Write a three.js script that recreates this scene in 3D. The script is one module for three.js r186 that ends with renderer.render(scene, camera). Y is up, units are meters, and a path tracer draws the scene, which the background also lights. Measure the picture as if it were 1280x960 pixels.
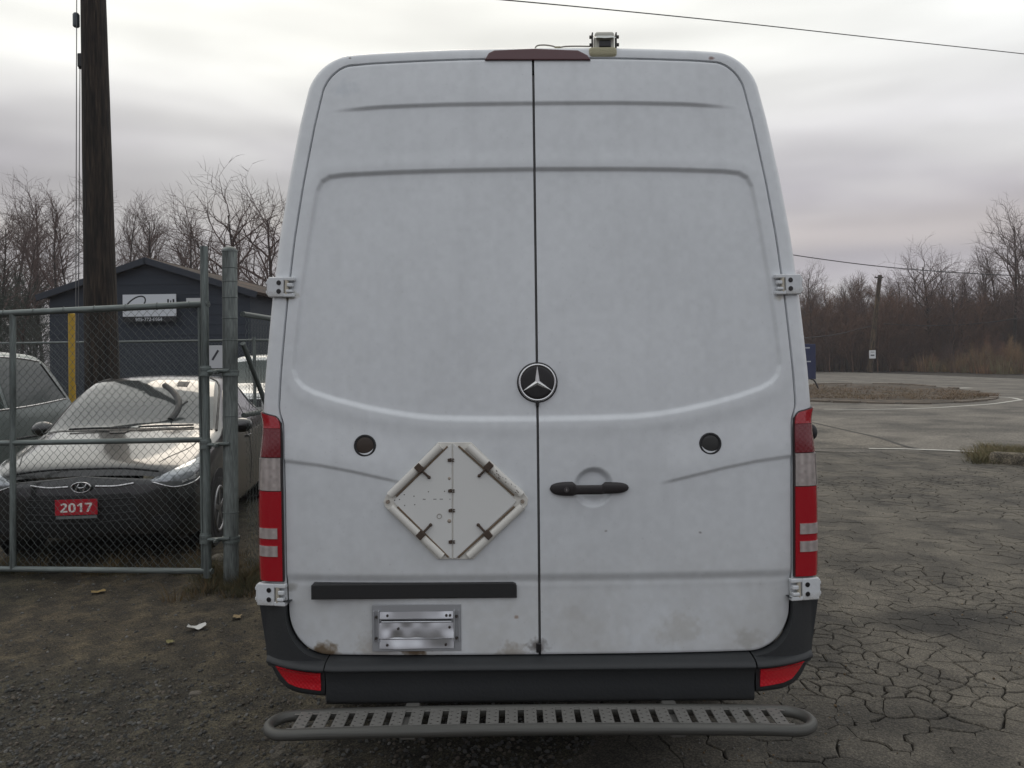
import * as THREE from 'three';
import { mergeGeometries, mergeVertices, toCreasedNormals } from 'three/addons/utils/BufferGeometryUtils.js';
import { RoundedBoxGeometry } from 'three/addons/geometries/RoundedBoxGeometry.js';

// ------------------------------------------------------------------ camera, sky, sun, exposure
const EYE = 1.62, ROLL = 0.0094;
const scene = new THREE.Scene();
const camera = new THREE.PerspectiveCamera(2 * Math.atan(480 / 1000) * 180 / Math.PI, 4 / 3, 0.05, 2000);
camera.position.set(0, EYE, 0);
camera.rotation.z = -ROLL;
camera.setViewOffset(1280, 960, 0, 30, 1280, 960);
camera.updateProjectionMatrix();
const renderer = new THREE.WebGLRenderer();
renderer.toneMapping = THREE.LinearToneMapping;
renderer.toneMappingExposure = 1.0;
renderer.shadowMap.enabled = true;

function rng(seed) { let a = seed >>> 0; return () => { a = (a + 0x6D2B79F5) >>> 0; let t = a; t = Math.imul(t ^ (t >>> 15), t | 1); t ^= t + Math.imul(t ^ (t >>> 7), t | 61); return ((t ^ (t >>> 14)) >>> 0) / 4294967296; }; }
function hash2(x, y, s = 0) { let h = Math.imul(x | 0, 374761393) + Math.imul(y | 0, 668265263) + Math.imul(s | 0, 1274126177); h = Math.imul(h ^ (h >>> 13), 1274126177); return ((h ^ (h >>> 16)) >>> 0) / 4294967296; }
// value noise; per > 0 makes it tile
function vnoise(x, y, s = 0, per = 0) {
  const xi = Math.floor(x), yi = Math.floor(y), fx = x - xi, fy = y - yi;
  const w = (v) => per ? ((v % per) + per) % per : v;
  const u = fx * fx * (3 - 2 * fx), v = fy * fy * (3 - 2 * fy);
  const a = hash2(w(xi), w(yi), s), b = hash2(w(xi + 1), w(yi), s), c = hash2(w(xi), w(yi + 1), s), d = hash2(w(xi + 1), w(yi + 1), s);
  return a + (b - a) * u + (c - a) * v + (a - b - c + d) * u * v;
}
function fbm(x, y, oct = 4, s = 0, per = 0) { let t = 0, a = 0.5, n = 0; for (let i = 0; i < oct; i++) { t += a * vnoise(x, y, s + i * 17, per); n += a; x *= 2; y *= 2; per *= 2; a *= 0.5; } return t / n; }
const clamp = (v, a = 0, b = 1) => Math.min(b, Math.max(a, v));
const sstep = (a, b, v) => { const t = clamp((v - a) / (b - a)); return t * t * (3 - 2 * t); };
const lerp = (a, b, t) => a + (b - a) * t;
const V3 = (x, y, z) => new THREE.Vector3(x, y, z);

// overcast evening sky: layered cloud over all the dome, a little brighter and warmer where the sun sits behind it
{
  const W = 1024, H = 512, data = new Float32Array(W * H * 4);
  const sunAz = Math.atan2(-0.95, -0.22), sunEl = 0.78;
  for (let j = 0; j < H; j++) for (let i = 0; i < W; i++) {
    const az = (i + 0.5) / W * 2 * Math.PI - Math.PI, el = ((j + 0.5) / H - 0.5) * Math.PI;
    const e = Math.max(el, 0.004), y = Math.sin(e), x = Math.cos(e) * Math.cos(az), z = Math.cos(e) * Math.sin(az);
    const px = x / (y + 0.16), pz = z / (y + 0.16);
    const warp = fbm(px * 0.55 + 9, pz * 0.55, 3, 5) - 0.5;
    const n = fbm(px * 1.35 + warp * 2.0 + 3, pz * 2.2 + warp * 2.4 + 40, 5, 11);
    const n2 = fbm(px * 0.6 + 20, pz * 1.1 + 7, 3, 31);
    const cloud = sstep(0.3, 0.72, n * 0.62 + n2 * 0.38);
    const up = sstep(0.16, 0.37, e);
    const rift = Math.exp(-Math.pow((e - 0.145 - 0.05 * (n2 - 0.5)) / 0.035, 2)) * sstep(0.35, 0.6, fbm(az * 2.2 + 4, e * 9, 3, 77));
    const streak = fbm(az * 3.5 + 11, e * 34 + 2 * warp, 4, 55) - 0.5;
    let L = lerp(0.505 + 0.14 * Math.sin(az + Math.PI / 2), 0.97, up) + 0.14 * rift;
    L *= 1 + streak * 0.5 * sstep(0.75, 0.25, e);
    L *= 1 + (cloud - 0.5) * lerp(0.34, 0.26, up);
    let d = Math.cos(az - sunAz) * Math.cos(e) * Math.cos(sunEl) + Math.sin(e) * Math.sin(sunEl); d = Math.acos(clamp(d, -1, 1));
    const glow = Math.exp(-d * d / 0.6);
    L *= (1 + 0.16 * glow * up) * lerp(0.92, 1, 0.5 + 0.5 * Math.cos(az - sunAz) * Math.cos(e));   // evening: the side away from the sun is dimmer
    const warm = 0.55 * glow * up + 0.2 * cloud * (1 - up) + 0.7 * rift + 0.15 * sstep(0.12, 0.0, e);
    const lilac = (1 - up) * (1 - 0.6 * cloud);
    const cool = 0.5 - 0.5 * Math.cos(az - sunAz) * Math.cos(e);
    const r = L * (0.95 + 0.06 * warm + 0.02 * lilac - 0.02 * cool), g = L * (0.965 + 0.015 * warm - 0.035 * lilac), b = L * (0.96 - 0.1 * warm + 0.045 * lilac + 0.06 * cool);
    const k = (j * W + i) * 4; const gd = el < 0 ? 0.12 : 1;
    data[k] = r * gd; data[k + 1] = g * gd; data[k + 2] = b * gd; data[k + 3] = 1;
  }
  const t = new THREE.DataTexture(data, W, H, THREE.RGBAFormat, THREE.FloatType);
  t.mapping = THREE.EquirectangularReflectionMapping; t.magFilter = t.minFilter = THREE.LinearFilter; t.wrapS = THREE.RepeatWrapping; t.colorSpace = THREE.LinearSRGBColorSpace; t.needsUpdate = true;
  scene.background = t; scene.environment = t;
}
const sun = new THREE.DirectionalLight(0xfff0dd, 0.5);
sun.position.set(-8.5, 36, -41); sun.target.position.set(0, 0, -5); scene.add(sun, sun.target);
sun.castShadow = true; sun.shadow.radius = 50;
Object.assign(sun.shadow.camera, { left: -30, right: 30, top: 30, bottom: -30, near: 1, far: 160 });

// ------------------------------------------------------------------ helpers
const names = new Map();
function numbered(n) { const k = names.get(n) ?? 0; names.set(n, k + 1); return k ? n + '_' + String(k).padStart(3, '0') : n; }
function thing(name, label, category, pos = [0, 0, 0], turn = 0, group) {
  const o = new THREE.Group(); o.name = numbered(name); o.position.set(...pos); o.rotation.y = turn;
  o.userData = { label, category }; if (group) o.userData.group = group; scene.add(o); return o;
}
function part(name, geo, m, parent, label) {
  const o = new THREE.Mesh(Array.isArray(geo) ? merge(geo) : geo, m); o.name = name; o.castShadow = o.receiveShadow = true;
  if (label) o.userData.label = label; parent.add(o); return o;
}
function solo(name, geo, m, label, category, group) { const o = part(numbered(name), geo, m, scene); o.userData = { label, category }; if (group) o.userData.group = group; return o; }
function struct(name, geo, m) { const o = part(name, geo, m, scene); o.userData.kind = 'structure'; return o; }
function merge(list) {
  const idx = list.some(g => !g.index); let l = idx ? list.map(g => g.index ? g.toNonIndexed() : g) : list;
  const col = l.some(g => g.attributes.color);
  l = l.map(g => { const c = g; for (const k of Object.keys(c.attributes)) if (!['position', 'normal', 'uv', ...(col ? ['color'] : [])].includes(k)) c.deleteAttribute(k); if (!c.attributes.uv) c.setAttribute('uv', new THREE.BufferAttribute(new Float32Array(c.attributes.position.count * 2), 2)); return c; });
  return mergeGeometries(l);
}
function box(w, h, d, x = 0, y = 0, z = 0, bev = 0.004) { const g = new RoundedBoxGeometry(w, h, d, 2, Math.min(bev, w / 2.1, h / 2.1, d / 2.1)); g.translate(x, y, z); return g; }
function rod(a, b, r, seg = 10, r2 = r, caps = true) {
  const A = a.isVector3 ? a : V3(...a), B = b.isVector3 ? b : V3(...b), d = B.clone().sub(A), l = d.length();
  const g = new THREE.CylinderGeometry(r2, r, l, seg, 1, !caps);
  g.applyQuaternion(new THREE.Quaternion().setFromUnitVectors(V3(0, 1, 0), d.divideScalar(l))); g.translate((A.x + B.x) / 2, (A.y + B.y) / 2, (A.z + B.z) / 2); return g;
}
function tube(pts, r, n = 24, seg = 8, closed = false) { return new THREE.TubeGeometry(new THREE.CatmullRomCurve3(pts.map(p => p.isVector3 ? p : V3(...p)), closed), n, r, seg, closed); }
function grid(nu, nv, fn, uvfn) {   // fn(u,v) -> [x,y,z]
  const p = [], uv = [], ix = [];
  for (let j = 0; j <= nv; j++) for (let i = 0; i <= nu; i++) { const q = fn(i / nu, j / nv, i, j); p.push(...q); const t = uvfn ? uvfn(q, i / nu, j / nv) : [q[0], q[1]]; uv.push(...t); }
  for (let j = 0; j < nv; j++) for (let i = 0; i < nu; i++) { const a = j * (nu + 1) + i, b = a + 1, c = a + nu + 1, d = c + 1; ix.push(a, b, d, a, d, c); }
  const g = new THREE.BufferGeometry(); g.setAttribute('position', new THREE.Float32BufferAttribute(p, 3)); g.setAttribute('uv', new THREE.Float32BufferAttribute(uv, 2)); g.setIndex(ix); g.computeVertexNormals(); return g;
}
function extrude(pts, depth, bevel = 0.002, holes = [], seg = 8) {   // outline in x,y; grows toward +z from 0
  const s = new THREE.Shape(pts.map(p => new THREE.Vector2(p[0], p[1])));
  for (const h of holes) s.holes.push(new THREE.Path(h.map(p => new THREE.Vector2(p[0], p[1]))));
  return new THREE.ExtrudeGeometry(s, { depth, bevelEnabled: bevel > 0, bevelSize: bevel, bevelThickness: bevel, bevelOffset: -bevel, bevelSegments: 2, curveSegments: seg });
}
function lut(table) { const t = [...table].sort((a, b) => a[0] - b[0]); return (x) => { if (x <= t[0][0]) return t[0][1]; for (let i = 1; i < t.length; i++) if (x <= t[i][0]) { const k = (x - t[i - 1][0]) / (t[i][0] - t[i - 1][0]); const s = k; return lerp(t[i - 1][1], t[i][1], s); } return t[t.length - 1][1]; }; }
function texture(w, h, fn, srgb = true) {
  const d = new Uint8Array(w * h * 4);
  for (let j = 0; j < h; j++) for (let i = 0; i < w; i++) { const c = fn(i / w, j / h, i, j), k = (j * w + i) * 4; d[k] = clamp(c[0]) * 255; d[k + 1] = clamp(c[1]) * 255; d[k + 2] = clamp(c[2]) * 255; d[k + 3] = 255; }
  const t = new THREE.DataTexture(d, w, h); t.wrapS = t.wrapT = THREE.RepeatWrapping; t.magFilter = THREE.LinearFilter; t.minFilter = THREE.LinearMipmapLinearFilter; t.generateMipmaps = true;
  if (srgb) t.colorSpace = THREE.SRGBColorSpace; t.needsUpdate = true; return t;
}
const toS = (v) => v <= 0.0031308 ? v * 12.92 : 1.055 * Math.pow(v, 1 / 2.4) - 0.055;
const lin = (r, g, b) => new THREE.Color().setRGB(r, g, b);
function mat(r, g, b, rough = 0.6, metal = 0, extra = {}) { return new (extra.clearcoat !== undefined || extra.transmission !== undefined || extra.sheen !== undefined ? THREE.MeshPhysicalMaterial : THREE.MeshStandardMaterial)({ color: lin(r, g, b), roughness: rough, metalness: metal, side: THREE.DoubleSide, ...extra }); }
// photo pixel -> world at a distance / on the ground (used only to measure positions of things)
function ray(px, py) { const dx = px - 640, up = 450 - py; return [(dx + ROLL * up) / 1000, (up - ROLL * dx) / 1000]; }
function at(px, py, D) { const [a, b] = ray(px, py); return V3(a * D, EYE + b * D, -D); }
function onGround(px, py) { const [a, b] = ray(px, py); const D = -EYE / b; return V3(a * D, 0, -D); }

// shared fine textures
const grain = texture(256, 256, (u, v) => { const n = fbm(u * 32, v * 32, 3, 3, 32); return [n, n, n]; }, false);
const speck = texture(512, 512, (u, v) => { const n = 0.55 * vnoise(u * 128, v * 128, 8, 128) + 0.45 * vnoise(u * 256, v * 256, 9, 256); return [n, n, n]; }, false);
// ------------------------------------------------------------------ white cargo van, seen from behind
const VAN_D = 2.85, VAN_X = 0.0897;
const lean = (y) => y < 1.15 ? 0 : -0.15 * Math.pow((y - 1.15) / 1.5, 1.5);
const plan = (x) => -0.03 * Math.pow(Math.abs(x) / 0.9, 3);
const surf = (x, y) => lean(y) + plan(x);
function V(px, py, zo = 0) {   // photo pixel -> van coordinates on the rear face (+ zo toward the viewer)
  const [a, b] = ray(px, py); let D = VAN_D, x, y;
  for (let k = 0; k < 4; k++) { x = a * D - VAN_X; y = EYE + b * D; D = VAN_D - surf(x, y) - zo; }
  return [x, y];
}
function P(px, py, zo = 0) { const [x, y] = V(px, py, zo); return V3(x, y, surf(x, y) + zo); }
const van = thing('cargo_van', 'white high-roof cargo van with two closed rear doors, parked on the lot', 'van', [VAN_X, 0, -VAN_D]);

const vanTex = (() => {   // dirt, chips, rust and painted shade low down, in metres: u = (x+1.05)/2.1, v = y/2.8
  const spots = [[430, 112, 0.055, 0.16, [0.55, 0.6, 0.64]], [405, 817, 0.05, 0.75, [0.3, 0.22, 0.12]], [517, 817, 0.05, 0.8, [0.28, 0.2, 0.11]], [672, 808, 0.04, 0.6, [0.25, 0.22, 0.2]], [640, 818, 0.06, 0.35, [0.4, 0.33, 0.24]], [470, 812, 0.08, 0.25, [0.45, 0.38, 0.3]], [875, 666, 0.008, 0.6, [0.35, 0.33, 0.32]], [757, 664, 0.006, 0.5, [0.4, 0.38, 0.36]], [364, 370, 0.03, 0.5, [0.42, 0.36, 0.2]], [975, 372, 0.02, 0.35, [0.42, 0.36, 0.22]], [890, 73, 0.012, 0.7, [0.35, 0.2, 0.16]], [437, 73, 0.008, 0.7, [0.3, 0.25, 0.22]], [645, 773, 0.01, 0.5, [0.5, 0.38, 0.3]], [360, 735, 0.03, 0.3, [0.4, 0.38, 0.33]], [720, 770, 0.05, 0.1, [0.5, 0.46, 0.4]], [850, 790, 0.09, 0.16, [0.5, 0.46, 0.38]], [940, 800, 0.06, 0.2, [0.45, 0.42, 0.36]]].map(s => { const [x, y] = V(s[0], s[1]); return [x, y, s[2], s[3], s[4]]; });
  return texture(1024, 1360, (u, v) => {
    const x = u * 2.1 - 1.05, y = v * 2.8;
    const m = fbm(x * 3 + 5, y * 3, 4, 2), f = fbm(x * 40, y * 40, 3, 7), dr = fbm(x * 22, y * 2.5, 3, 13);
    let k = 0.985 - 0.05 * (m - 0.5) - 0.05 * (f - 0.5) - 0.05 * Math.max(0, dr - 0.55);
    let c = [k * 0.835, k * 0.85, k * 0.855];
    // road dirt in streaks, deepened to paint in shade on the lower doors
    const dirt = clamp((1.05 - y) / 0.75) * clamp(fbm(x * 5, y * 4, 4, 23) * 1.5 + 0.5 * fbm(x * 45, y * 45, 2, 24) - 0.5) * 0.4;
    c = c.map((q, i) => lerp(q, [0.56, 0.53, 0.47][i], dirt));
    if (hash2(Math.floor(u * 1024), Math.floor(v * 1360), 3) > 0.9994) c = c.map(q => q * 0.8);
    for (const s of spots) { const d = Math.hypot(x - s[0], (y - s[1]) * 1.5) / s[2]; if (d < 1.5) { const q = clamp((1.1 - d) * 1.4 + (fbm(x * 60, y * 60, 3, 41) - 0.5) * 1.6) * s[3]; c = c.map((w, i) => lerp(w, s[4][i], q)); } }
    return c;
  });
})();
const vanPaint = mat(0.97, 0.965, 0.985, 0.42, 0, { map: vanTex, clearcoat: 0.45, clearcoatRoughness: 0.2 });
const vanPaintPlain = vanPaint;
const blackPlastic = mat(0.022, 0.024, 0.026, 0.6, 0, { bumpMap: grain, bumpScale: 0.0006 });
const blackGloss = mat(0.012, 0.011, 0.012, 0.3);
const rubberAndGapShade = mat(0.02, 0.02, 0.022, 0.75);  // also colours the dark tubes and discs that stand for shaded gaps
const darkGap = mat(0.022, 0.022, 0.023, 0.85);   // black underseal, and painted shade behind the door gaps
const chrome = mat(0.62, 0.62, 0.63, 0.22, 1);
const vanUv = (q) => [(q[0] + 1.05) / 2.1, q[1] / 2.8];

// door outline in van coordinates
const sideTab = [[822, 361], [790, 361.5], [765, 361], [725, 359], [616, 357.2], [545, 356], [528, 355], [516, 350.5], [508, 350], [469, 352.3], [420, 356.5], [376, 360.6], [300, 369.5], [231, 380.5], [158, 394.5], [110, 406], [72, 415.5]];
const E = (() => { const f = lut(sideTab.map(([py, px]) => { const [x, y] = V(px, py); return [y, -x]; })); return (y) => (f(y - 0.012) + f(y) + f(y + 0.012)) / 3; })();
const crownTab = lut([[669, 74.2], [573, 75.8], [517, 78], [460, 81], [432, 83.3], [414, 85]].map(([px, py]) => { const [x, y] = V(px, py); return [Math.abs(x), y]; }));
const yBotLine = V(672, 819.5)[1], yTopC = crownTab(0);
const RT = 0.085, RB = 0.15;
function doorPoint(u, v) {   // u 0 at seam .. 1 at side edge, v 0 bottom .. 1 top
  const ru = RT / E(2.6), rb = RB / E(0.6);
  const top = (uu) => crownTab(uu * E(2.62)) - (uu > 1 - ru ? RT * 1.15 * (1 - Math.sqrt(Math.max(0, 1 - Math.pow((uu - 1 + ru) / ru, 2)))) : 0);
  const bot = (uu) => yBotLine + (uu > 1 - rb ? RB * (1 - Math.sqrt(Math.max(0, 1 - Math.pow((uu - 1 + rb) / rb, 2)))) : 0);
  const y = lerp(bot(u), top(u), v); return [u * E(y), y];
}
// pressed panel: signed distance to its outline (mirrored)
const panelHalf = [[671, 211.3], [640, 211.8], [560, 213.2], [500, 215], [430, 218.5], [412, 221], [402, 227], [396.5, 238], [392, 262], [384.5, 310], [378, 355], [372, 405], [367.5, 448], [366.8, 462], [370, 474], [378, 483], [392, 490.5], [420, 499.5], [455, 508.5], [490, 515.5], [520, 520], [550, 522.6], [600, 523.6], [671, 523.4]].map(([px, py]) => { const [x, y] = V(px, py); return [Math.max(0, -x), y]; });
panelHalf[0][0] = 0; panelHalf[panelHalf.length - 1][0] = 0;
const segD = (x, y, a, b) => { const dx = b[0] - a[0], dy = b[1] - a[1], t = clamp(((x - a[0]) * dx + (y - a[1]) * dy) / (dx * dx + dy * dy)); return Math.hypot(x - a[0] - t * dx, y - a[1] - t * dy); };
function panelSD(x, y) {   // >0 inside
  let d = 9, inside = false; const n = panelHalf.length;
  for (let i = 0; i < n; i++) { const a = panelHalf[i], b = panelHalf[(i + 1) % n]; if (i < n - 1) d = Math.min(d, segD(x, y, a, b)); if ((a[1] > y) !== (b[1] > y) && x < (b[0] - a[0]) * (y - a[1]) / (b[1] - a[1]) + a[0]) inside = !inside; }
  return inside ? d : -d;
}
const browY = lut([[669, 129.5], [560, 131], [480, 134], [430, 138], [400, 141]].map(([px, py]) => { const [x, y] = V(px, py); return [Math.abs(x), y]; }));
const midY = lut([[357, 576], [400, 581.5], [440, 589], [480, 598], [520, 607]].map(([px, py]) => { const [x, y] = V(px, py); return [Math.abs(x), y]; }));
const lowY = V(672, 722)[1];
const hc = V(742, 609);
function relief(x, y, isRight) {
  const ax = Math.abs(x); let z = 0;
  if (y > 1.2 && y < 2.4) { const sd = panelSD(ax, y); const wd = lerp(0.008, 0.0115, sstep(1.55, 1.3, y)); z -= 0.0105 * sstep(-wd, wd, sd) - 0.002 * Math.exp(-Math.pow((sd + 0.03) / 0.03, 2)); }
  if (y > 2.3) { const by = browY(ax), s = y - by; z += 0.009 * sstep(-0.008, 0.006, s) * (1 - sstep(0.02, 0.3, s)) * (1 - sstep(0.6, 0.78, ax)); }
  if (y < 1.45 && y > 1.0) { const s = y - midY(ax); z += 0.007 * sstep(-0.007, 0.006, s) * (1 - sstep(0.02, 0.17, s)) * sstep(0.42, 0.5, ax); }
  if (y < 1.0) { const s = y - lowY; z -= 0.011 * (1 - sstep(-0.02, 0.018, s)) - 0.001 * Math.exp(-Math.pow((s + 0.03) / 0.012, 2)); }
  if (isRight) { const d = Math.hypot(x - hc[0], (y - hc[1]) * 1.0); if (d < 0.09) z -= 0.024 * (1 - sstep(0.052, 0.071, d)) * (0.75 + 0.25 * sstep(-0.06, 0.06, y - hc[1])); }
  return z;
}
const GAP = 0.0045;
function doorGeo(sgn) {
  const nu = 190, nv = 440, U = (i) => { const t = i / nu; return t < 0.75 ? t / 0.75 * 0.82 : 0.82 + 0.18 * Math.sin((t - 0.75) / 0.25 * Math.PI / 2); };
  const pt = (i, j) => { const [x, y] = doorPoint(U(i), j / nv); const xx = sgn * (GAP + x * (1 - GAP / 0.9)); return [xx, y, surf(xx, y) + relief(xx, y, sgn > 0) - (i === nu || j === 0 || j === nv ? 0.003 : 0)]; };
  const g = grid(nu, nv, (u, v, i, j) => pt(i, j), vanUv);
  if (sgn < 0) { const a = g.index.array; for (let k = 0; k < a.length; k += 3) { const t = a[k]; a[k] = a[k + 1]; a[k + 1] = t; } g.computeVertexNormals(); }
  // returned edge
  const loop = []; for (let j = 0; j <= nv; j += 4) loop.push(pt(0, j)); for (let i = 1; i <= nu; i++) loop.push(pt(i, nv)); for (let j = nv - 4; j >= 0; j -= 4) loop.push(pt(nu, j)); for (let i = nu - 1; i >= 0; i--) loop.push(pt(i, 0));
  const e = grid(loop.length - 1, 1, (u, v, i, j) => { const q = loop[i]; return [q[0], q[1], q[2] - j * 0.028]; }, vanUv);
  return merge([g, e]);
}
const doorL = part('rear_door', doorGeo(-1), vanPaint, van, 'left rear door with the hazard placard frame and plate bracket');
const doorR = part('rear_door', doorGeo(1), vanPaint, van, 'right rear door with the black handle');
// small wear holes / bolts on doors live in their own parts below

// body shell: rings from the door opening outwards, then forward to the cab and nose
{
  const O = []; const y0 = V(361, 762)[1];
  const push = (x, y) => O.push([x, y]);
  for (let k = 0; k <= 60; k++) { const [x, y] = doorPoint(1, k / 60); if (y >= y0) push(x, y); }
  const ru = RT / E(2.6);
  for (let k = 1; k <= 14; k++) { const a = k / 14 * Math.PI / 2, u = 1 - ru + ru * Math.cos(a); const [x, y] = doorPoint(u, 1); push(x, y); }
  for (let k = 1; k <= 20; k++) { const [x, y] = doorPoint((1 - ru) * (1 - k / 20), 1); push(x, y); }
  // normals
  const N = O.map((p, i) => { const a = O[Math.max(0, i - 2)], b = O[Math.min(O.length - 1, i + 2)]; const dx = b[0] - a[0], dy = b[1] - a[1], l = Math.hypot(dx, dy); return [dy / l, -dx / l]; });
  N.forEach(n => { if (n[0] < 0) { n[0] = -n[0]; n[1] = -n[1]; } }); N[N.length - 1] = [0, 1];
  const wd = O.map(([x, y], i) => { const top = clamp(N[i][1]); return lerp(lerp(0.094, 0.066, sstep(1.25, 1.5, y)), 0.05, top * top); });
  const full = (off, zf) => {   // whole left-to-right ring
    const half = O.map((p, i) => { const o = off(i); const x = p[0] + N[i][0] * o, y = p[1] + N[i][1] * o; return [x, y, zf(p, i)]; });
    const l = half.map(q => [-q[0], q[1], q[2]]); return [...l, ...half.slice(0, -1).reverse()];
  };
  const rearZ = (p) => surf(p[0], p[1]);
  const rings = [
    full(() => 0.0055, p => rearZ(p) - 0.05), full(() => 0.0055, p => rearZ(p) - 0.006), full(() => 0.009, p => rearZ(p) - 0.0015),
    full(i => 0.009 + 0.5 * wd[i], p => rearZ(p) - 0.004), full(i => 0.009 + 0.72 * wd[i], p => rearZ(p) - 0.012), full(i => 0.009 + 0.88 * wd[i], p => rearZ(p) - 0.028), full(i => 0.009 + 0.965 * wd[i], p => rearZ(p) - 0.05), full(i => 0.009 + wd[i], p => rearZ(p) - 0.085),
  ];
  const outer = full(i => 0.012 + wd[i], p => 0);
  const ext = (z, f) => outer.map(([x, y]) => f ? f(x, y, z) : [x, y, z]);
  const low = (r) => { const y = 0.42; return [[r[0][0] * 0.95, y, r[0][2]], ...r, [r[r.length - 1][0] * 0.95, y, r[r.length - 1][2]]]; };
  rings.push(ext(-0.45), ext(-1.6), ext(-3.2), ext(-4.35));
  const capped = (cap, wid) => (x, y, z) => [x * wid * (1 - 0.02), y > cap ? cap - 0.25 + 0.25 * (1 - Math.exp(-(y - cap + 0.25) / 0.5)) : y, z];
  rings.push(ext(-4.75, (x, y, z) => [x * 0.99, y > 1.2 ? 1.2 + (y - 1.2) * 0.9 : y, z]));
  rings.push(ext(-5.15, (x, y, z) => [x * 0.985, y > 1.2 ? 1.2 + (y - 1.2) * 0.52 : y, z]));
  rings.push(ext(-5.45, (x, y, z) => [x * 0.97, y > 1.1 ? 1.1 + (y - 1.1) * 0.2 : y, z]));
  rings.push(ext(-5.8, (x, y, z) => [x * 0.9, y > 0.95 ? 0.95 + (y - 0.95) * 0.12 : y, z]));
  rings.push(ext(-5.95, (x, y, z) => [x * 0.8, y > 0.85 ? 0.85 + (y - 0.85) * 0.08 : y, z]));
  rings.push(ext(-5.97, (x, y, z) => [x * 0.01, 0.75 + (y - 0.75) * 0.1, z]));
  const R = rings.map((r, i) => i < 8 ? (() => { const q = [[r[0][0], r[0][1] - 0.002, r[0][2]], ...r, [r[r.length - 1][0], r[r.length - 1][1] - 0.002, r[r.length - 1][2]]]; return q; })() : low(r));
  const nu = R[0].length - 1;
  const g = grid(nu, R.length - 1, (u, v, i, j) => R[j][i], (q, u, v) => vanUv(q));
  part('body_shell', toCreasedNormals(g, 0.7), vanPaint, van);
  part('underbody', [box(1.7, 0.25, 5.4, 0, 0.5, -2.9, 0.03), box(1.62, 1.7, 0.02, 0, 1.4, -0.26, 0.003), box(0.12, 0.12, 2.4, -0.5, 0.38, -1.6, 0.02), box(0.12, 0.12, 2.4, 0.5, 0.38, -1.6, 0.02), rod([-0.75, 0.34, -1.15], [0.75, 0.34, -1.15], 0.06), box(0.5, 0.26, 0.7, 0.1, 0.36, -1.15, 0.08)], darkGap, van);  // upright dark sheet stands in for the shade behind the doors
  // dark rubber weatherstrip in the gap, following the opening
  const ws = full(() => 0.001, p => rearZ(p) - 0.022);
  part('weatherstrip', tube(ws.filter((_, i) => i % 2 === 0 || i === ws.length - 1).map(q => V3(...q)), 0.0055, 220, 5), rubberAndGapShade, van);
}
// seal between the two doors
{
  const s = []; for (let k = 0; k <= 30; k++) { const y = lerp(yBotLine + 0.005, V(669, 95)[1], k / 30); s.push(V3(0, y, surf(0, y) + relief(0.001, y) - 0.013)); }
  part('door_seal', tube(s, 0.0062, 60, 6), mat(0.09, 0.088, 0.088, 0.7), van);
  const a = P(668, 93, -0.012), b = P(668, 76, -0.012); part('seal_end', rod(V3(0, a.y, a.z), V3(0, b.y, b.z), 0.006), rubberAndGapShade, van);
  const y1 = V(673, 505)[1]; part('seal_stop', box(0.012, 0.02, 0.012, 0, y1, surf(0, y1) - 0.003), blackGloss, van); part('seal_stop', box(0.018, 0.035, 0.012, -0.004, V(673, 811)[1], -0.012), blackGloss, van);
}

// rear corner surface: f 0 at door edge .. 1 outside
const cornerDrop = lut([[0, 0], [0.5, 0.004], [0.72, 0.012], [0.82, 0.02], [0.88, 0.028], [0.93, 0.039], [0.965, 0.052], [1.03, 0.085]]);
const cornerPt = (sgn, f, y, w, proud = 0) => { const e = E(y) + 0.006; return [sgn * (e + f * w), y, surf(e, y) + proud - cornerDrop(f)]; };
const redLens = mat(0.36, 0.005, 0.014, 0.2, 0, { clearcoat: 1, clearcoatRoughness: 0.06, bumpMap: texture(64, 64, (u, v) => { const n = 0.5 + 0.5 * Math.sin(u * Math.PI * 2 * 8) * Math.sin(v * Math.PI * 2 * 8); return [n, n, n]; }, false), bumpScale: 0.0003 });
const redDark = redLens.clone(); redDark.color = lin(0.15, 0.004, 0.01);
const clearLens = mat(0.56, 0.52, 0.51, 0.15, 0.2, { map: texture(64, 64, (u, v) => { const k = 0.9 + 0.05 * Math.sin(u * Math.PI * 12) + 0.12 * (vnoise(u * 16, v * 16, 5, 16) - 0.5); return [k, k * 0.98, k * 0.97]; }), clearcoat: 1, clearcoatRoughness: 0.04, bumpMap: texture(64, 64, (u, v) => { const n = 0.5 + 0.5 * Math.sin(u * Math.PI * 2 * 6); return [n, n, n]; }, false), bumpScale: 0.0012 });
const lampHousing = mat(0.04, 0.036, 0.037, 0.5);
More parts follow.
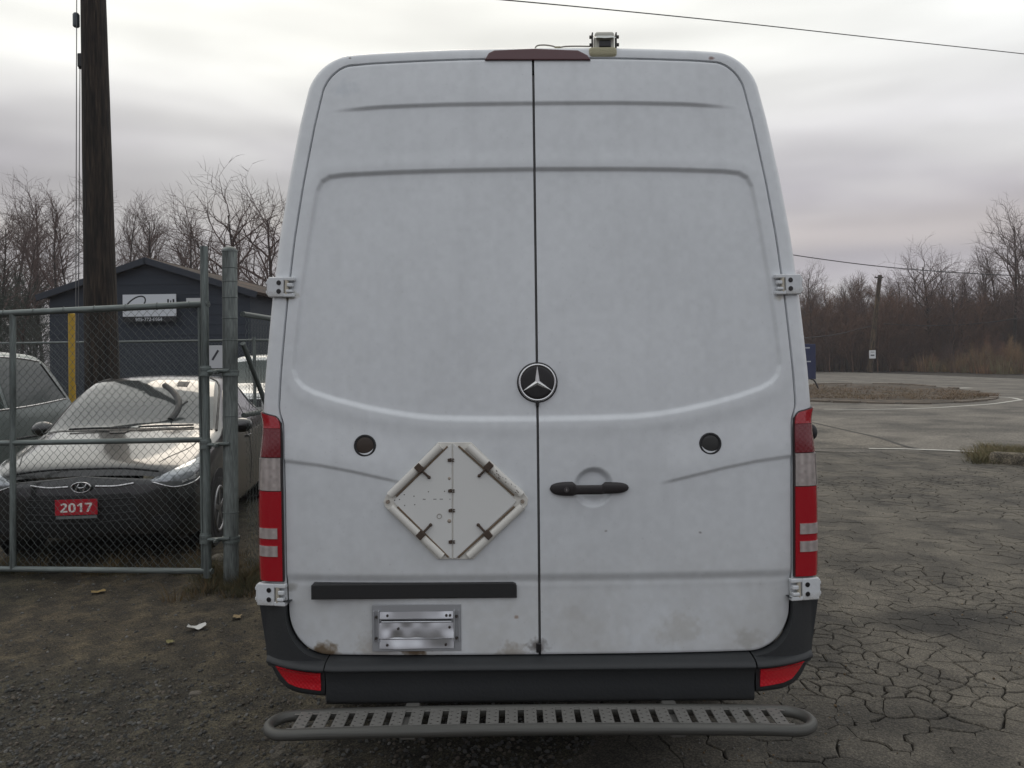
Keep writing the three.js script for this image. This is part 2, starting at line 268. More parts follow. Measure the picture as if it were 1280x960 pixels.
for (const sgn of [-1, 1]) {
  const yT = V(340, 514)[1], yB = V(340, 726)[1];
  const wid = lut([[V(0, 726)[1], 0.09], [V(0, 712)[1], 0.104], [V(0, 680)[1], 0.108], [V(0, 616)[1], 0.107], [V(0, 560)[1], 0.098], [V(0, 511)[1], 0.078]]);
  const px = (py) => V(340, py)[1];
  const slab = (f0, f1, y0, y1, proud, topCut) => {
    const nu = 14, nv = 16, top = (f) => y1 - (topCut ? topCut(f) : 0);
    const front = (u, v) => { const f = lerp(f0, f1, u), y = lerp(y0, top(f), v); return cornerPt(sgn, f, y, wid(y), proud); };
    const g = grid(nu, nv, front, (q) => [Math.abs(q[0]) * 6 + 0.2, q[1] * 6]);
    const lp = []; for (let i = 0; i <= nu; i++) lp.push(front(i / nu, 0)); for (let j = 1; j <= nv; j++) lp.push(front(1, j / nv)); for (let i = nu - 1; i >= 0; i--) lp.push(front(i / nu, 1)); for (let j = nv - 1; j >= 0; j--) lp.push(front(0, j / nv));
    const e = grid(lp.length - 1, 1, (u, v, i, j) => [lp[i][0], lp[i][1], lp[i][2] - j * 0.03], (q) => [q[0] * 6, q[1] * 6]); return merge([g, e]);
  };
  const cut = (f) => f < 0.2 ? 0.03 * Math.pow(1 - f / 0.2, 2) + 0.02 * (1 - f) : 0.02 * (1 - f);
  const lamp = part('tail_light', slab(0.02, 0.985, yB, yT, 0.010, cut), lampHousing, van, 'tall tail light of red and clear lenses');
  part('red_lens', slab(0.06, 0.97, px(535), yT - 0.003, 0.019, cut), redLens, lamp, 'bright red top lens');
  part('red_lens', slab(0.06, 0.985, px(571), px(535.6), 0.0185), redDark, lamp, 'dark red lens');
  part('clear_lens', slab(0.08, 0.99, px(612.5), px(572), 0.018), clearLens, lamp, 'clear lens'); 
  part('lens_rib', slab(0.9, 1.03, px(612.5), px(573), 0.022), mat(0.6, 0.58, 0.56, 0.3), lamp);
  part('red_lens', slab(0.06, 1.0, px(726) + 0.004, px(613.5), 0.019), redLens, lamp, 'large red lower lens');
  for (const [a, b] of [[672, 659], [694, 681]]) part('clear_lens', slab(0.2, 0.87, px(a), px(b), 0.0225), clearLens, lamp, 'narrow clear reversing lens');
}

// hinges
function hinge(cx, cy, sgn, upper) {   // sgn -1 left
  const c = P(cx, cy, 0.012), w = upper ? 0.098 : 0.106, h = upper ? 0.074 : 0.08;
  const g = new THREE.Group(); g.name = 'hinge'; g.position.copy(c); g.rotation.y = sgn * 0.16; g.rotation.z = sgn * (upper ? 0.02 : 0.01); van.add(g);
  const s = sgn;   // outward is +s
  const wa = w * 0.62;
  part('hinge_leaf', [box(wa, h, 0.024, s * (w / 2 - wa / 2), 0, -0.004, 0.005), box(w - wa + 0.004, h * 0.2, 0.022, -s * (w / 2 - (w - wa) / 2), h * 0.4, -0.004, 0.004), box(w - wa + 0.004, h * 0.2, 0.022, -s * (w / 2 - (w - wa) / 2), -h * 0.4, -0.004, 0.004), box(0.016, h * 0.8, 0.05, s * (w / 2 + 0.001), 0, -0.026, 0.004)], vanPaintPlain, g);
  for (const q of [-1, 1]) part('bolt_recess', [new THREE.CylinderGeometry(0.0075, 0.0075, 0.004, 14).rotateX(Math.PI / 2).translate(s * w * 0.06, q * h * 0.21, 0.0085), new THREE.TorusGeometry(0.0075, 0.0016, 6, 14).translate(s * w * 0.06, q * h * 0.21, 0.009)], blackGloss, g);
  part('hinge_pin', rod([-s * w * 0.22, -h * 0.36, 0.0], [-s * w * 0.22, h * 0.36, 0.0], 0.0075), mat(0.5, 0.46, 0.38, 0.5, 0.3), g);
  part('knuckle', [box(w * 0.22, h * 0.2, 0.018, -s * w * 0.36, h * 0.1, 0.0, 0.004), box(w * 0.24, h * 0.16, 0.02, -s * w * 0.34, -h * 0.2, 0.0, 0.004)], vanPaintPlain, g);
  part('hinge_plate', box(w * 0.34, h * 0.6, 0.006, -s * w * 0.3, 0, -0.016, 0.001), vanPaintPlain, g);
  for (const k of [0.22, -0.24]) part('stop_tooth', box(0.008, h * 0.16, 0.03, s * (w / 2 + 0.009), h * k, -0.018, 0.003), vanPaintPlain, g);
}
hinge(351.5, 359, -1, true); hinge(985, 355.5, 1, true); hinge(339.5, 743, -1, false); hinge(1006, 736, 1, false);

// star emblem
{
  const c = P(672.3, 478.3, 0.0); const z = surf(0, c.y) - 0.012; const r = 0.0675;
  const g = new THREE.Group(); g.name = 'emblem'; g.position.set(0.0006, c.y, z); g.rotation.x = -0.05; van.add(g);
  part('emblem_disc', new THREE.LatheGeometry([[0, 0.016], [0.05, 0.0155], [0.058, 0.014], [0.07, 0.01], [0.0735, 0.002], [0.074, -0.004]].map(p => new THREE.Vector2(p[0], p[1])), 48).rotateX(Math.PI / 2), blackGloss, g);
  part('emblem_ring', new THREE.TorusGeometry(0.0635, 0.0042, 10, 56).scale(1, 1, 0.9).translate(0, 0, 0.014), chrome, g);
  const star = [];
  for (let k = 0; k < 3; k++) { const a = Math.PI / 2 + k * 2 * Math.PI / 3; const tip = [Math.cos(a) * 0.062, Math.sin(a) * 0.062], l = [Math.cos(a + Math.PI / 3) * 0.0095, Math.sin(a + Math.PI / 3) * 0.0095], rr = [Math.cos(a - Math.PI / 3) * 0.0095, Math.sin(a - Math.PI / 3) * 0.0095];
    const gg = new THREE.BufferGeometry(); const zc = 0.024, zt = 0.0165, zb = 0.0155;
    gg.setAttribute('position', new THREE.Float32BufferAttribute([0, 0, zc, ...rr, zb, ...tip, zt, 0, 0, zc, ...tip, zt, ...l, zb], 3)); gg.computeVertexNormals(); star.push(gg); }
  part('emblem_star', star, mat(0.75, 0.75, 0.76, 0.3, 1), g);
}
// round vents
for (const [px, py, brown] of [[456.5, 557, 1], [887.5, 554.5, 0]]) {
  const c = P(px, py, 0); const g = new THREE.Group(); g.name = 'round_cap'; g.position.copy(c); van.add(g);
  part('cap_rim', new THREE.TorusGeometry(0.0355, 0.0045, 10, 40).translate(0, 0, 0.004), rubberAndGapShade, g);
  part('cap_disc', new THREE.LatheGeometry([[0, 0.008], [0.02, 0.0075], [0.03, 0.0055], [0.036, 0.003]].map(p => new THREE.Vector2(p[0], p[1])), 36).rotateX(Math.PI / 2), brown ? mat(0.045, 0.032, 0.025, 0.5) : mat(0.03, 0.03, 0.03, 0.5), g);
}
// door handle
{
  const c = P(736.5, 610, 0.0); const g = new THREE.Group(); g.name = 'door_handle'; g.position.copy(c); van.add(g);
  const half = 0.141, sec = (t) => { const x = t * half; const e = Math.sqrt(Math.max(0, 1 - Math.pow(Math.abs(t), 6))); const grip = 1 - sstep(0.3, 0.42, Math.abs(t + 0.02)); const hy = e * lerp(t < 0 ? 0.0255 : 0.021, 0.0165, grip); return { x, hy, yc: t < 0 ? -0.001 - 0.001 * grip : 0.001 - 0.003 * grip, z: lerp(0.022, 0.036, grip) * Math.max(0.3, e), zb: lerp(-0.006, 0.019, grip) }; };
  part('handle_grip', grid(60, 16, (u, v) => { const s = sec(u * 2 - 1), a = v * 2 * Math.PI; const zc = (s.z + s.zb) / 2, zr = (s.z - s.zb) / 2; const cs = Math.cos(a), sn = Math.sin(a); const q = Math.pow(Math.abs(cs), 0.7) * Math.sign(cs), w = Math.pow(Math.abs(sn), 0.7) * Math.sign(sn); return [s.x, s.yc + s.hy * q, zc + zr * w]; }), mat(0.018, 0.015, 0.016, 0.5), g);
  part('key_lock', [new THREE.CylinderGeometry(0.009, 0.01, 0.006, 18).rotateX(Math.PI / 2).translate(-0.082, -0.002, 0.023)], mat(0.06, 0.055, 0.055, 0.4), g);
  part('lock_slot', box(0.003, 0.009, 0.002, -0.082, -0.002, 0.0265, 0.0005), mat(0.3, 0.28, 0.28, 0.4, 0.5), g);
}
// hazard placard holder
{
  const c = P(567.5, 626, 0); const g = new THREE.Group(); g.name = 'placard_holder'; g.position.copy(c); van.add(g);
  const cream = mat(0.66, 0.645, 0.6, 0.5, 0, { bumpMap: grain, bumpScale: 0.0004 });
  const white = mat(0.66, 0.665, 0.65, 0.5);
  const rust = mat(0.09, 0.065, 0.05, 0.7, 0.4, { bumpMap: grain, bumpScale: 0.001 });
  const L = (px, py) => { const [x, y] = V(px, py); return [x - c.x, y - c.y]; };
  part('back_plate', extrude([[548, 552.5], [589, 552.5], [655, 616], [660, 623], [659, 631], [592, 698.5], [547, 698.5], [482, 633], [480, 627], [483, 619]].map(p => L(...p)), 0.004, 0.0015), cream, g);
  const flap = (pts, z) => extrude(pts.map(p => L(...p)), 0.003, 0.001).translate(0, 0, z);
  part('placard_flap', flap([[565, 554], [565, 697], [563, 697], [497, 631], [493, 626.5], [497, 621]], 0.006), white, g);
  part('placard_flap', flap([[567, 554], [567, 697], [570, 697], [640, 632], [645, 626], [640, 620]], 0.0065), white, g);
  const bar = (a, b, r = 0.0135) => { const A = L(...a), B = L(...b); const g2 = rod([A[0], A[1], 0], [B[0], B[1], 0], r, 14); g2.scale(1, 1, 0.8); g2.translate(0, 0, 0.011); return g2; };
  for (const [a, b] of [[[551, 557], [488, 618]], [[585, 557], [652, 618]], [[489, 633], [553, 694.5]], [[653, 632], [586, 694.5]]]) part('edge_bar', bar(a, b), cream, g);
  const grime = mat(0.16, 0.115, 0.075, 0.9);
  for (const [a, b] of [[[560, 557.5], [496, 619.5]], [[573.5, 557], [642.5, 619]], [[497.5, 632.5], [561, 695.5]], [[643, 632.5], [573, 696]]]) part('rust_seam', bar(a, b, 0.0032).translate(0, 0, -0.0015), grime, g);
  for (const [px, py] of [[485.5, 626.5], [653, 626.5]]) { const q = L(px, py); part('corner_bolt', new THREE.CylinderGeometry(0.006, 0.0075, 0.012, 8).rotateX(Math.PI / 2).translate(q[0], q[1], 0.012), mat(0.3, 0.25, 0.2, 0.6, 0.3), g); }
  for (const [px, py, ix, iy] of [[525, 584, 1, 1], [611, 582, -1, 1], [527, 667, 1, -1], [610, 667, -1, -1]]) {
    const q = L(px, py); const dx = ix * 0.7071, dy = -iy * 0.7071;
    const cl = part('clip', box(0.03, 0.024, 0.014, 0, 0, 0, 0.003).rotateZ(Math.atan2(dy, dx)).translate(q[0], q[1], 0.02), rust, g);
    cl.geometry = merge([cl.geometry, rod([q[0] + dx * 0.012, q[1] + dy * 0.012, 0.022], [q[0] + dx * 0.048, q[1] + dy * 0.048, 0.013], 0.0042, 8), new THREE.SphereGeometry(0.0062, 10, 8).translate(q[0] + dx * 0.048, q[1] + dy * 0.048, 0.014)]);
  }
  for (const [px, py] of [[565, 574.5], [565.5, 613], [566, 637.5], [566, 676.5]]) { const q = L(px, py); part('flap_hinge', [box(0.012, 0.011, 0.008, q[0] - 0.008, q[1], 0.012, 0.002), rod([q[0] - 0.004, q[1] - 0.005, 0.012], [q[0] - 0.004, q[1] + 0.007, 0.012], 0.0035, 8), box(0.008, 0.004, 0.005, q[0] + 0.005, q[1] + 0.0035, 0.0115, 0.001), box(0.008, 0.004, 0.005, q[0] + 0.005, q[1] - 0.0035, 0.0115, 0.001)], rust, g); }
  for (const [px, py, r] of [[562, 597.5, 0.0055], [562, 650.5, 0.0075]]) { const q = L(px, py); part('rivet', new THREE.SphereGeometry(r, 12, 8).scale(1, 1, 0.5).translate(q[0], q[1], 0.0095), mat(0.36, 0.31, 0.26, 0.6, 0.3), g); }
  { const q = L(549.5, 644.5); part('ring_mark', new THREE.TorusGeometry(0.008, 0.0014, 6, 20).translate(q[0], q[1], 0.0105), mat(0.35, 0.33, 0.3, 0.6), g); }
  // punched holes of the number slots
  const holes = [[506, 617.5], [506.5, 631], [518, 619.5], [519, 630], [536, 614], [500, 623.5], [494, 624.5], [556, 613.5]].map(p => L(...p)).map(q => new THREE.CylinderGeometry(0.0021, 0.0021, 0.0012, 8).rotateX(Math.PI / 2).translate(q[0], q[1], 0.0098));
  for (const [a, b] of [[529, 532.5], [542, 546], [550, 554], [562, 563.5]]) { const q = L((a + b) / 2, 623.3); holes.push(box((b - a) / 351, 0.0022, 0.001, q[0], q[1], 0.0099, 0.0003)); }
  part('punched_holes', holes, mat(0.06, 0.05, 0.045, 0.7), g);
  // scuffs of dark paint on the upper right bar
  const sc = rng(77), scuffs = []; for (let k = 0; k < 26; k++) { const t = 0.36 + 0.6 * sc(), off = (sc() - 0.5) * 0.018; const A = L(585, 557), B = L(652, 618); const x = lerp(A[0], B[0], t) + off * 0.7, y = lerp(A[1], B[1], t) + off * 0.7; const zz = 0.011 + 0.8 * Math.sqrt(Math.max(0, 0.0135 ** 2 - off * off)); scuffs.push(box(0.002 + 0.005 * sc(), 0.0015 + 0.002 * sc(), 0.0009, 0, 0, 0, 0.0003).rotateZ(-0.8 + (sc() - 0.5) * 1.6).translate(x, y, zz)); }
  part('scuff', scuffs, mat(0.12, 0.1, 0.085, 0.7), g);
}
// black plate-light strip
{
  const a = V(390.5, 738), b = V(646, 738), w = b[0] - a[0], y = a[1], x0 = (a[0] + b[0]) / 2; const pts = []; const h = 0.0555;
  const gshape = [[-w / 2, -h / 2], [w / 2, -h / 2], [w / 2, h / 2 - 0.014], [w / 2 - 0.004, h / 2 - 0.004], [w / 2 - 0.014, h / 2], [-w / 2 + 0.006, h / 2], [-w / 2, h / 2 - 0.006]];
  part('plate_light_trim', extrude(gshape, 0.03, 0.004).translate(x0, y + 0.0, -0.034), mat(0.016, 0.016, 0.017, 0.55, 0, { bumpMap: grain, bumpScale: 0.0004 }), van);
}
// aluminium licence plate bracket
{
  const c = P(521, 784.5, -0.0085); const g = new THREE.Group(); g.name = 'plate_bracket'; g.position.copy(c); van.add(g);
  const alu = mat(0.62, 0.635, 0.66, 0.36, 1), aluDull = mat(0.42, 0.43, 0.45, 0.5, 0.6), W = 0.318, H = 0.166;
  const sheet = (w, h, x, y, z, amp, seed) => grid(40, 24, (u, v) => { const X = (u - 0.5) * w + x, Y = (v - 0.5) * h + y; return [X, Y, z - (Y - y) * 0.16 + 1.6 * amp * (fbm(X * 14 + seed, Y * 14, 2, seed) - 0.5)]; });
  part('bracket_plate', [box(W, H, 0.003, 0, 0, 0.0015, 0.001)], aluDull, g);
  part('plate_face', [sheet(0.266, 0.052, 0, -0.0065, 0.008, 0.012, 3)], alu, g);
  part('plate_face', [sheet(0.266, 0.034, 0, -0.054, 0.0075, 0.008, 5)], alu, g);
  part('plate_face', [sheet(0.262, 0.024, 0, 0.047, 0.0085, 0.005, 8)], alu, g);
  part('plate_bead', [rod([-0.125, -0.0355, 0.008], [0.125, -0.0355, 0.008], 0.0035, 10), rod([-0.125, 0.0235, 0.008], [0.125, 0.0235, 0.008], 0.0032, 10)], alu, g);
  part('plate_slot', box(0.25, 0.003, 0.003, 0, 0.03, 0.0095, 0.001), rubberAndGapShade, g);
  for (const s of [-1, 1]) part('side_rail', [box(0.006, 0.112, 0.012, s * 0.135, 0.008, 0.007, 0.002), box(0.005, 0.112, 0.01, s * 0.152, 0.008, 0.006, 0.002)], aluDull, g);
  const bolt = mat(0.06, 0.05, 0.045, 0.6, 0.4);
  for (const [x, y] of [[-0.143, 0.042], [0.143, 0.042], [-0.144, -0.034], [0.143, -0.035], [-0.103, 0.047], [0.107, 0.046], [-0.105, -0.058], [0.104, -0.058], [0.118, 0.004], [-0.065, 0.0], [0.12, 0.046]]) part('bolt', new THREE.CylinderGeometry(0.004, 0.005, 0.008, 8).rotateX(Math.PI / 2).translate(x, y, 0.0115), bolt, g);
}
// bumper
function loftX(xs, prof) { const n = prof(xs[0]).length - 1; return grid(xs.length - 1, n, (u, v, i, j) => { const [z, y] = prof(xs[i])[j]; return [xs[i], y, z]; }, (q) => [q[0] * 4, q[1] * 4]); }
const range = (a, b, n) => Array.from({ length: n + 1 }, (_, i) => a + (b - a) * i / n);
const bx = V(411, 840)[0];   // joint between centre and corner
const yDoorB = yBotLine;
const sweep = (ax) => -0.11 * Math.pow(clamp((ax - 0.7) / 0.3), 2.4);
function bumperProfile(ax, centre) {
  const s = sweep(ax), o = 0.055, top = yDoorB - 0.006;
  const bot = centre ? 0.405 : lut([[0.6, 0.436], [0.76, 0.434], [0.86, 0.436], [0.905, 0.444], [0.945, 0.466], [0.972, 0.498], [0.99, 0.53]])(ax);
  const pull = centre ? 0 : 0.0;
  const end = centre ? 1 : clamp((1.0 - ax) / 0.04);
  return [[-0.08 + s, top + 0.002], [0.005 + s, top], [0.032 + s * 1, top - 0.004], [o - 0.008 + s, top - 0.010], [o + s, top - 0.02], [o - 0.002 + s, top - 0.028], [o - 0.018 + s, top - 0.036], [o - 0.024 + s, lerp(top - 0.036, bot, 0.45)], [o - 0.022 + s, bot + 0.02], [o - 0.032 + s, bot + 0.005], [o - 0.055 + s, bot], [-0.12 + s, bot + 0.01]];
}
const BP = (list) => list;
part('bumper_centre', [grid(60, 11, (u, v, i, j) => { const x = lerp(bx + 0.003, -bx - 0.003, u); const [z, y] = bumperProfile(Math.abs(x), true)[j]; return [x, y, z]; }, q => [q[0] * 4, q[1] * 4]), ...[-1, 1].map(s => { const pr = bumperProfile(Math.abs(bx), true); return extrude(pr.map(([z, y]) => [z, y]), 0.002, 0).rotateY(-Math.PI / 2).translate(s * (Math.abs(bx) - 0.003), 0, 0); })], blackPlastic, van);
const refl = mat(0.5, 0.006, 0.016, 0.22, 0, { clearcoat: 1, clearcoatRoughness: 0.08, bumpMap: texture(64, 64, (u, v) => { const n = 0.5 + 0.5 * Math.sin(u * Math.PI * 16) * Math.sin(v * Math.PI * 16); return [n, n, n]; }, false), bumpScale: 0.0012 });
for (const s of [-1, 1]) {
  const xs = [...range(Math.abs(bx) + 0.003, 0.92, 14), ...range(0.93, 0.99, 8)];
  const bar = grid(xs.length - 1, 11, (u, v, i, j) => { const [z, y] = bumperProfile(xs[i], false)[j]; return [s * xs[i], y, z]; }, q => [q[0] * 4, q[1] * 4]);
  const endP = bumperProfile(0.99, false).map(([z, y]) => [s * 0.99, y, z]);
  const side = grid(11, 3, (u, v, i, j) => { const q = endP[i]; return [q[0] + s * 0.012 * Math.sin(Math.min(1, j) * 1.57), lerp(q[1], q[1] + 0.0, j / 3), q[2] - j * 0.14]; });
  // cladding above the bar, beside the rounded door corner
  const pts = [], rb = RB / E(0.6); for (let k = 0; k <= 16; k++) { const a = k / 16 * Math.PI / 2, u = 1 - rb + rb * Math.sin(a); const [x, y] = doorPoint(u, 0); pts.push([x + 0.007 * Math.sin(a), y - 0.007 * Math.cos(a)]); }
  const yTop = V(340, 750)[1]; const pB = yDoorB - 0.05;
  const clad = grid(20, 18, (u, v, i, j) => { const y = lerp(pB, yTop, j / 18); let xi; if (y < pts[0][1]) xi = pts[0][0]; else { xi = pts[pts.length - 1][0]; for (let k = 1; k < pts.length; k++) if (y <= pts[k][1]) { const a = pts[k - 1], b = pts[k]; xi = lerp(a[0], b[0], (y - a[1]) / Math.max(1e-6, b[1] - a[1])); break; } if (y > pts[pts.length - 1][1]) xi = E(y) + 0.007; }
    const xo = lut([[pB, 0.99], [V(0, 804)[1], 1.008], [yTop, 1.026]])(y); const x = lerp(xi, xo, u); const f = clamp((x - 0.8) / 0.2); return [s * x, y, 0.008 - 0.085 * Math.pow(f, 2.6)]; }, q => [q[0] * 4, q[1] * 4]);
  const cladSide = grid(18, 4, (u, v, i, j) => { const y = lerp(pB, yTop, u); const xo = lut([[pB, 0.99], [V(0, 804)[1], 1.008], [yTop, 1.026]])(y); return [s * (xo + 0.003 * j), y, 0.008 - 0.085 - j * 0.06]; });
  const rim = []; { const n = 24; for (let k = 0; k <= n; k++) { const y = lerp(yTop, pts[0][1] + 0.0005, k / n); let xi = E(y) + 0.007; for (let q = 1; q < pts.length; q++) if (y <= pts[q][1]) { const a = pts[q - 1], b = pts[q]; xi = lerp(a[0], b[0], (y - a[1]) / Math.max(1e-6, b[1] - a[1])); break; } rim.push([s * xi, y]); } }
  const lipIn = grid(rim.length - 1, 1, (u, v, i, j) => { const q = rim[i], f = clamp((Math.abs(q[0]) - 0.8) / 0.2); return [q[0], q[1], 0.008 - 0.085 * Math.pow(f, 2.6) - j * 0.05]; });
  const bc = part('bumper_corner', [bar, side, clad, cladSide, lipIn, grid(20, 1, (u, v) => { const x = lerp(0.89, 1.026, u), f = clamp((x - 0.8) / 0.2); return [s * x, yTop, 0.008 - 0.085 * Math.pow(f, 2.6) - v * 0.06]; })], blackPlastic, van);
  // reflector set in the bar
  const rp = [[343.5, 834.5], [402.5, 838.5], [403, 860.5], [372, 858], [360, 855], [351, 848]].map(([px, py]) => { const q = V(px, py, 0.035); return [Math.abs(q[0]), q[1]]; });
  const face = (x, y) => { const pr = bumperProfile(x, false); for (let k = 4; k < pr.length - 1; k++) if (y <= pr[k][1] && y >= pr[k + 1][1]) return lerp(pr[k][0], pr[k + 1][0], (y - pr[k][1]) / (pr[k + 1][1] - pr[k][1] + 1e-9)); return pr[8][0]; };
  const topE = lut([[rp[0][0], rp[0][1]], [rp[1][0], rp[1][1]]]), botE = lut([rp[5], rp[4], rp[3], rp[2], [rp[0][0], rp[0][1] - 0.012]]);
  const rg = (off) => grid(24, 10, (u, v) => { const x = lerp(rp[1][0], rp[0][0], u), y = lerp(botE(x), topE(x), v); return [s * x, y, Math.max(face(x, y) + off, 0.047 + sweep(x) - 0.012 * (1 - v))]; }, q => [q[0] * 8, q[1] * 8]);
  const lens = rg(0.008), lp = []; const pos = lens.attributes.position; const idx = []; for (let i = 0; i <= 24; i++) idx.push(i); for (let j = 1; j <= 10; j++) idx.push(j * 25 + 24); for (let i = 23; i >= 0; i--) idx.push(10 * 25 + i); for (let j = 9; j >= 0; j--) idx.push(j * 25);
  const edge = grid(idx.length - 1, 1, (u, v, i, j) => [pos.getX(idx[i]), pos.getY(idx[i]), pos.getZ(idx[i]) - j * 0.02]);
  part('reflector', [lens, edge], refl, bc, 'red reflector in the bumper corner');
}
// step bar behind the bumper
{
  const hs = 0.418, zF = 0.262, zB = 0.118, R = 0.0185, hw = 0.9, x0 = -0.008;
  const g = new THREE.Group(); g.name = 'step_bar'; van.add(g);
  const galv = mat(0.135, 0.14, 0.145, 0.55, 0.45, { bumpMap: grain, bumpScale: 0.0006, map: texture(256, 256, (u, v) => { const n = 0.68 + 0.32 * fbm(u * 8, v * 8, 4, 6, 8); return [n * 1.0, n * 0.98, n * 0.93]; }) });
  const steel = mat(0.185, 0.18, 0.168, 0.6, 0.35, { bumpMap: grain, bumpScale: 0.0008 });
  const loop = [], rz = (zF - zB) / 2, zc = (zF + zB) / 2; const sag = (x) => 0.012 * (x / 0.9) ** 2 * -1 + 0.006;
  for (let k = 0; k < 16; k++) { const x = lerp(-hw + rz, hw - rz, k / 16); loop.push(V3(x0 + x, hs + sag(x), zF)); }
  for (let k = 0; k < 8; k++) { const a = k / 8 * Math.PI; loop.push(V3(x0 + hw - rz + rz * Math.sin(a), hs + sag(hw), zc + rz * Math.cos(a))); }
  for (let k = 0; k < 16; k++) { const x = lerp(hw - rz, -hw + rz, k / 16); loop.push(V3(x0 + x, hs + sag(x), zB)); }
  for (let k = 0; k < 8; k++) { const a = k / 8 * Math.PI; loop.push(V3(x0 - hw + rz - rz * Math.sin(a), hs + sag(hw), zc - rz * Math.cos(a))); }
  const uvm = tube(loop, R, 220, 12, true); part('rail', uvm, galv, g);
  const n = 26, pitch = 0.0632, sw = 0.042, sd = zF - zB;
  const holes = []; for (const cx of [-0.011, 0.011]) for (let k = 0; k < 4; k++) { const cy = -0.042 + k * 0.028 + (cx > 0 ? 0.014 : 0) - 0.007; holes.push(range(0, 1, 7).slice(0, 7).map(t => [cx + 0.0042 * Math.cos(t * 2 * Math.PI), cy + 0.0042 * Math.sin(t * 2 * Math.PI)])); }
  const sl = extrude([[-sw / 2, -sd / 2 + 0.006], [sw / 2, -sd / 2 + 0.006], [sw / 2, sd / 2 - 0.006], [-sw / 2, sd / 2 - 0.006]], 0.004, 0.0012, holes).rotateX(-Math.PI / 2);
  const dim = merge(holes.map(h => { const cx = (h[0][0] + h[3][0]) / 2; return new THREE.TorusGeometry(0.0052, 0.0016, 5, 10).rotateX(Math.PI / 2).translate(h[0][0] - 0.0042, 0.005, -h[0][1]); }));
  const slG = merge([sl, dim]);
  for (let k = 0; k < n; k++) { const x = (k - (n - 1) / 2) * pitch; const m = part('tread_slat', slG, steel, g); m.position.set(x0 + x, hs + sag(x) + 0.0085, zc); }
  for (const s of [-1, 1]) part('tread_edge', grid(60, 1, (u, v) => { const x = lerp(-0.83, 0.83, u); return [x0 + x, hs + sag(x) + 0.011, s > 0 ? lerp(zF - 0.024, zF - 0.004, v) : lerp(zB + 0.004, zB + 0.024, v)]; }), steel, g);
  for (const x of [-0.45, 0.45]) part('step_bracket', [box(0.05, 0.05, 0.4, x, hs - 0.03, 0.0, 0.006), box(0.05, 0.2, 0.05, x, hs + 0.05, -0.2, 0.006)], steel, g);
}
// third brake light, roof camera, cable
{
  const q = [[606, 74.6], [611, 66.5], [618, 63.2], [668, 61.2], [722, 63.2], [734, 69], [738, 74.6]].map(p => V(...p)); const zb = surf(0, 2.69);
  part('high_brake_light', extrude(q, 0.03, 0.004).translate(0, -0.005, zb - 0.03), mat(0.085, 0.016, 0.02, 0.35, 0, { clearcoat: 0.8, clearcoatRoughness: 0.15 }), van, 'dark red high-level brake light');
  const c = P(755, 56, -0.02); const g = new THREE.Group(); g.name = 'rear_view_camera'; g.position.copy(c); g.scale.set(1, 1.14, 1); van.add(g);
  const ivory = mat(0.5, 0.49, 0.43, 0.5), foam = mat(0.5, 0.47, 0.32, 0.85, 0, { bumpMap: grain, bumpScale: 0.003 });
  part('camera_body', [box(0.074, 0.062, 0.07, 0, 0.006, -0.01, 0.01)], ivory, g);
  part('visor', grid(16, 6, (u, v) => { const a = (u - 0.5) * 2; return [a * 0.04, 0.052 - 0.012 * Math.pow(Math.abs(a), 3) - Math.pow(v, 1.6) * 0.045 * (1 - 0.25 * a * a), -0.045 + 0.09 * v]; }), mat(0.52, 0.54, 0.52, 0.4), g);
  part('lens_window', box(0.044, 0.022, 0.01, 0.001, -0.006, 0.026, 0.003), blackGloss, g);
  for (const s of [-1, 1]) part('side_bracket', [box(0.005, 0.05, 0.03, s * 0.045, 0.012, 0.0, 0.001), rod([s * 0.042, 0.024, 0.005], [s * 0.056, 0.024, 0.005], 0.006, 8), rod([s * 0.042, -0.002, 0.005], [s * 0.056, -0.002, 0.005], 0.006, 8)], mat(0.06, 0.055, 0.05, 0.5, 0.4), g);
  part('sealant', [box(0.108, 0.036, 0.075, -0.008, -0.034, -0.002, 0.014)], foam, g);
  const cb = [[668, 62], [671, 57.5], [679, 56.3], [690, 57.5], [697, 59.5], [706, 58.2], [720, 57.8], [738, 58]].map(p => P(p[0], p[1], -0.03)); part('camera_cable', tube(cb, 0.0028, 60, 6), mat(0.3, 0.28, 0.25, 0.6), van);
  part('cable_clip', box(0.024, 0.012, 0.01, cb[4].x, cb[4].y - 0.002, cb[4].z, 0.003), foam, van);
}
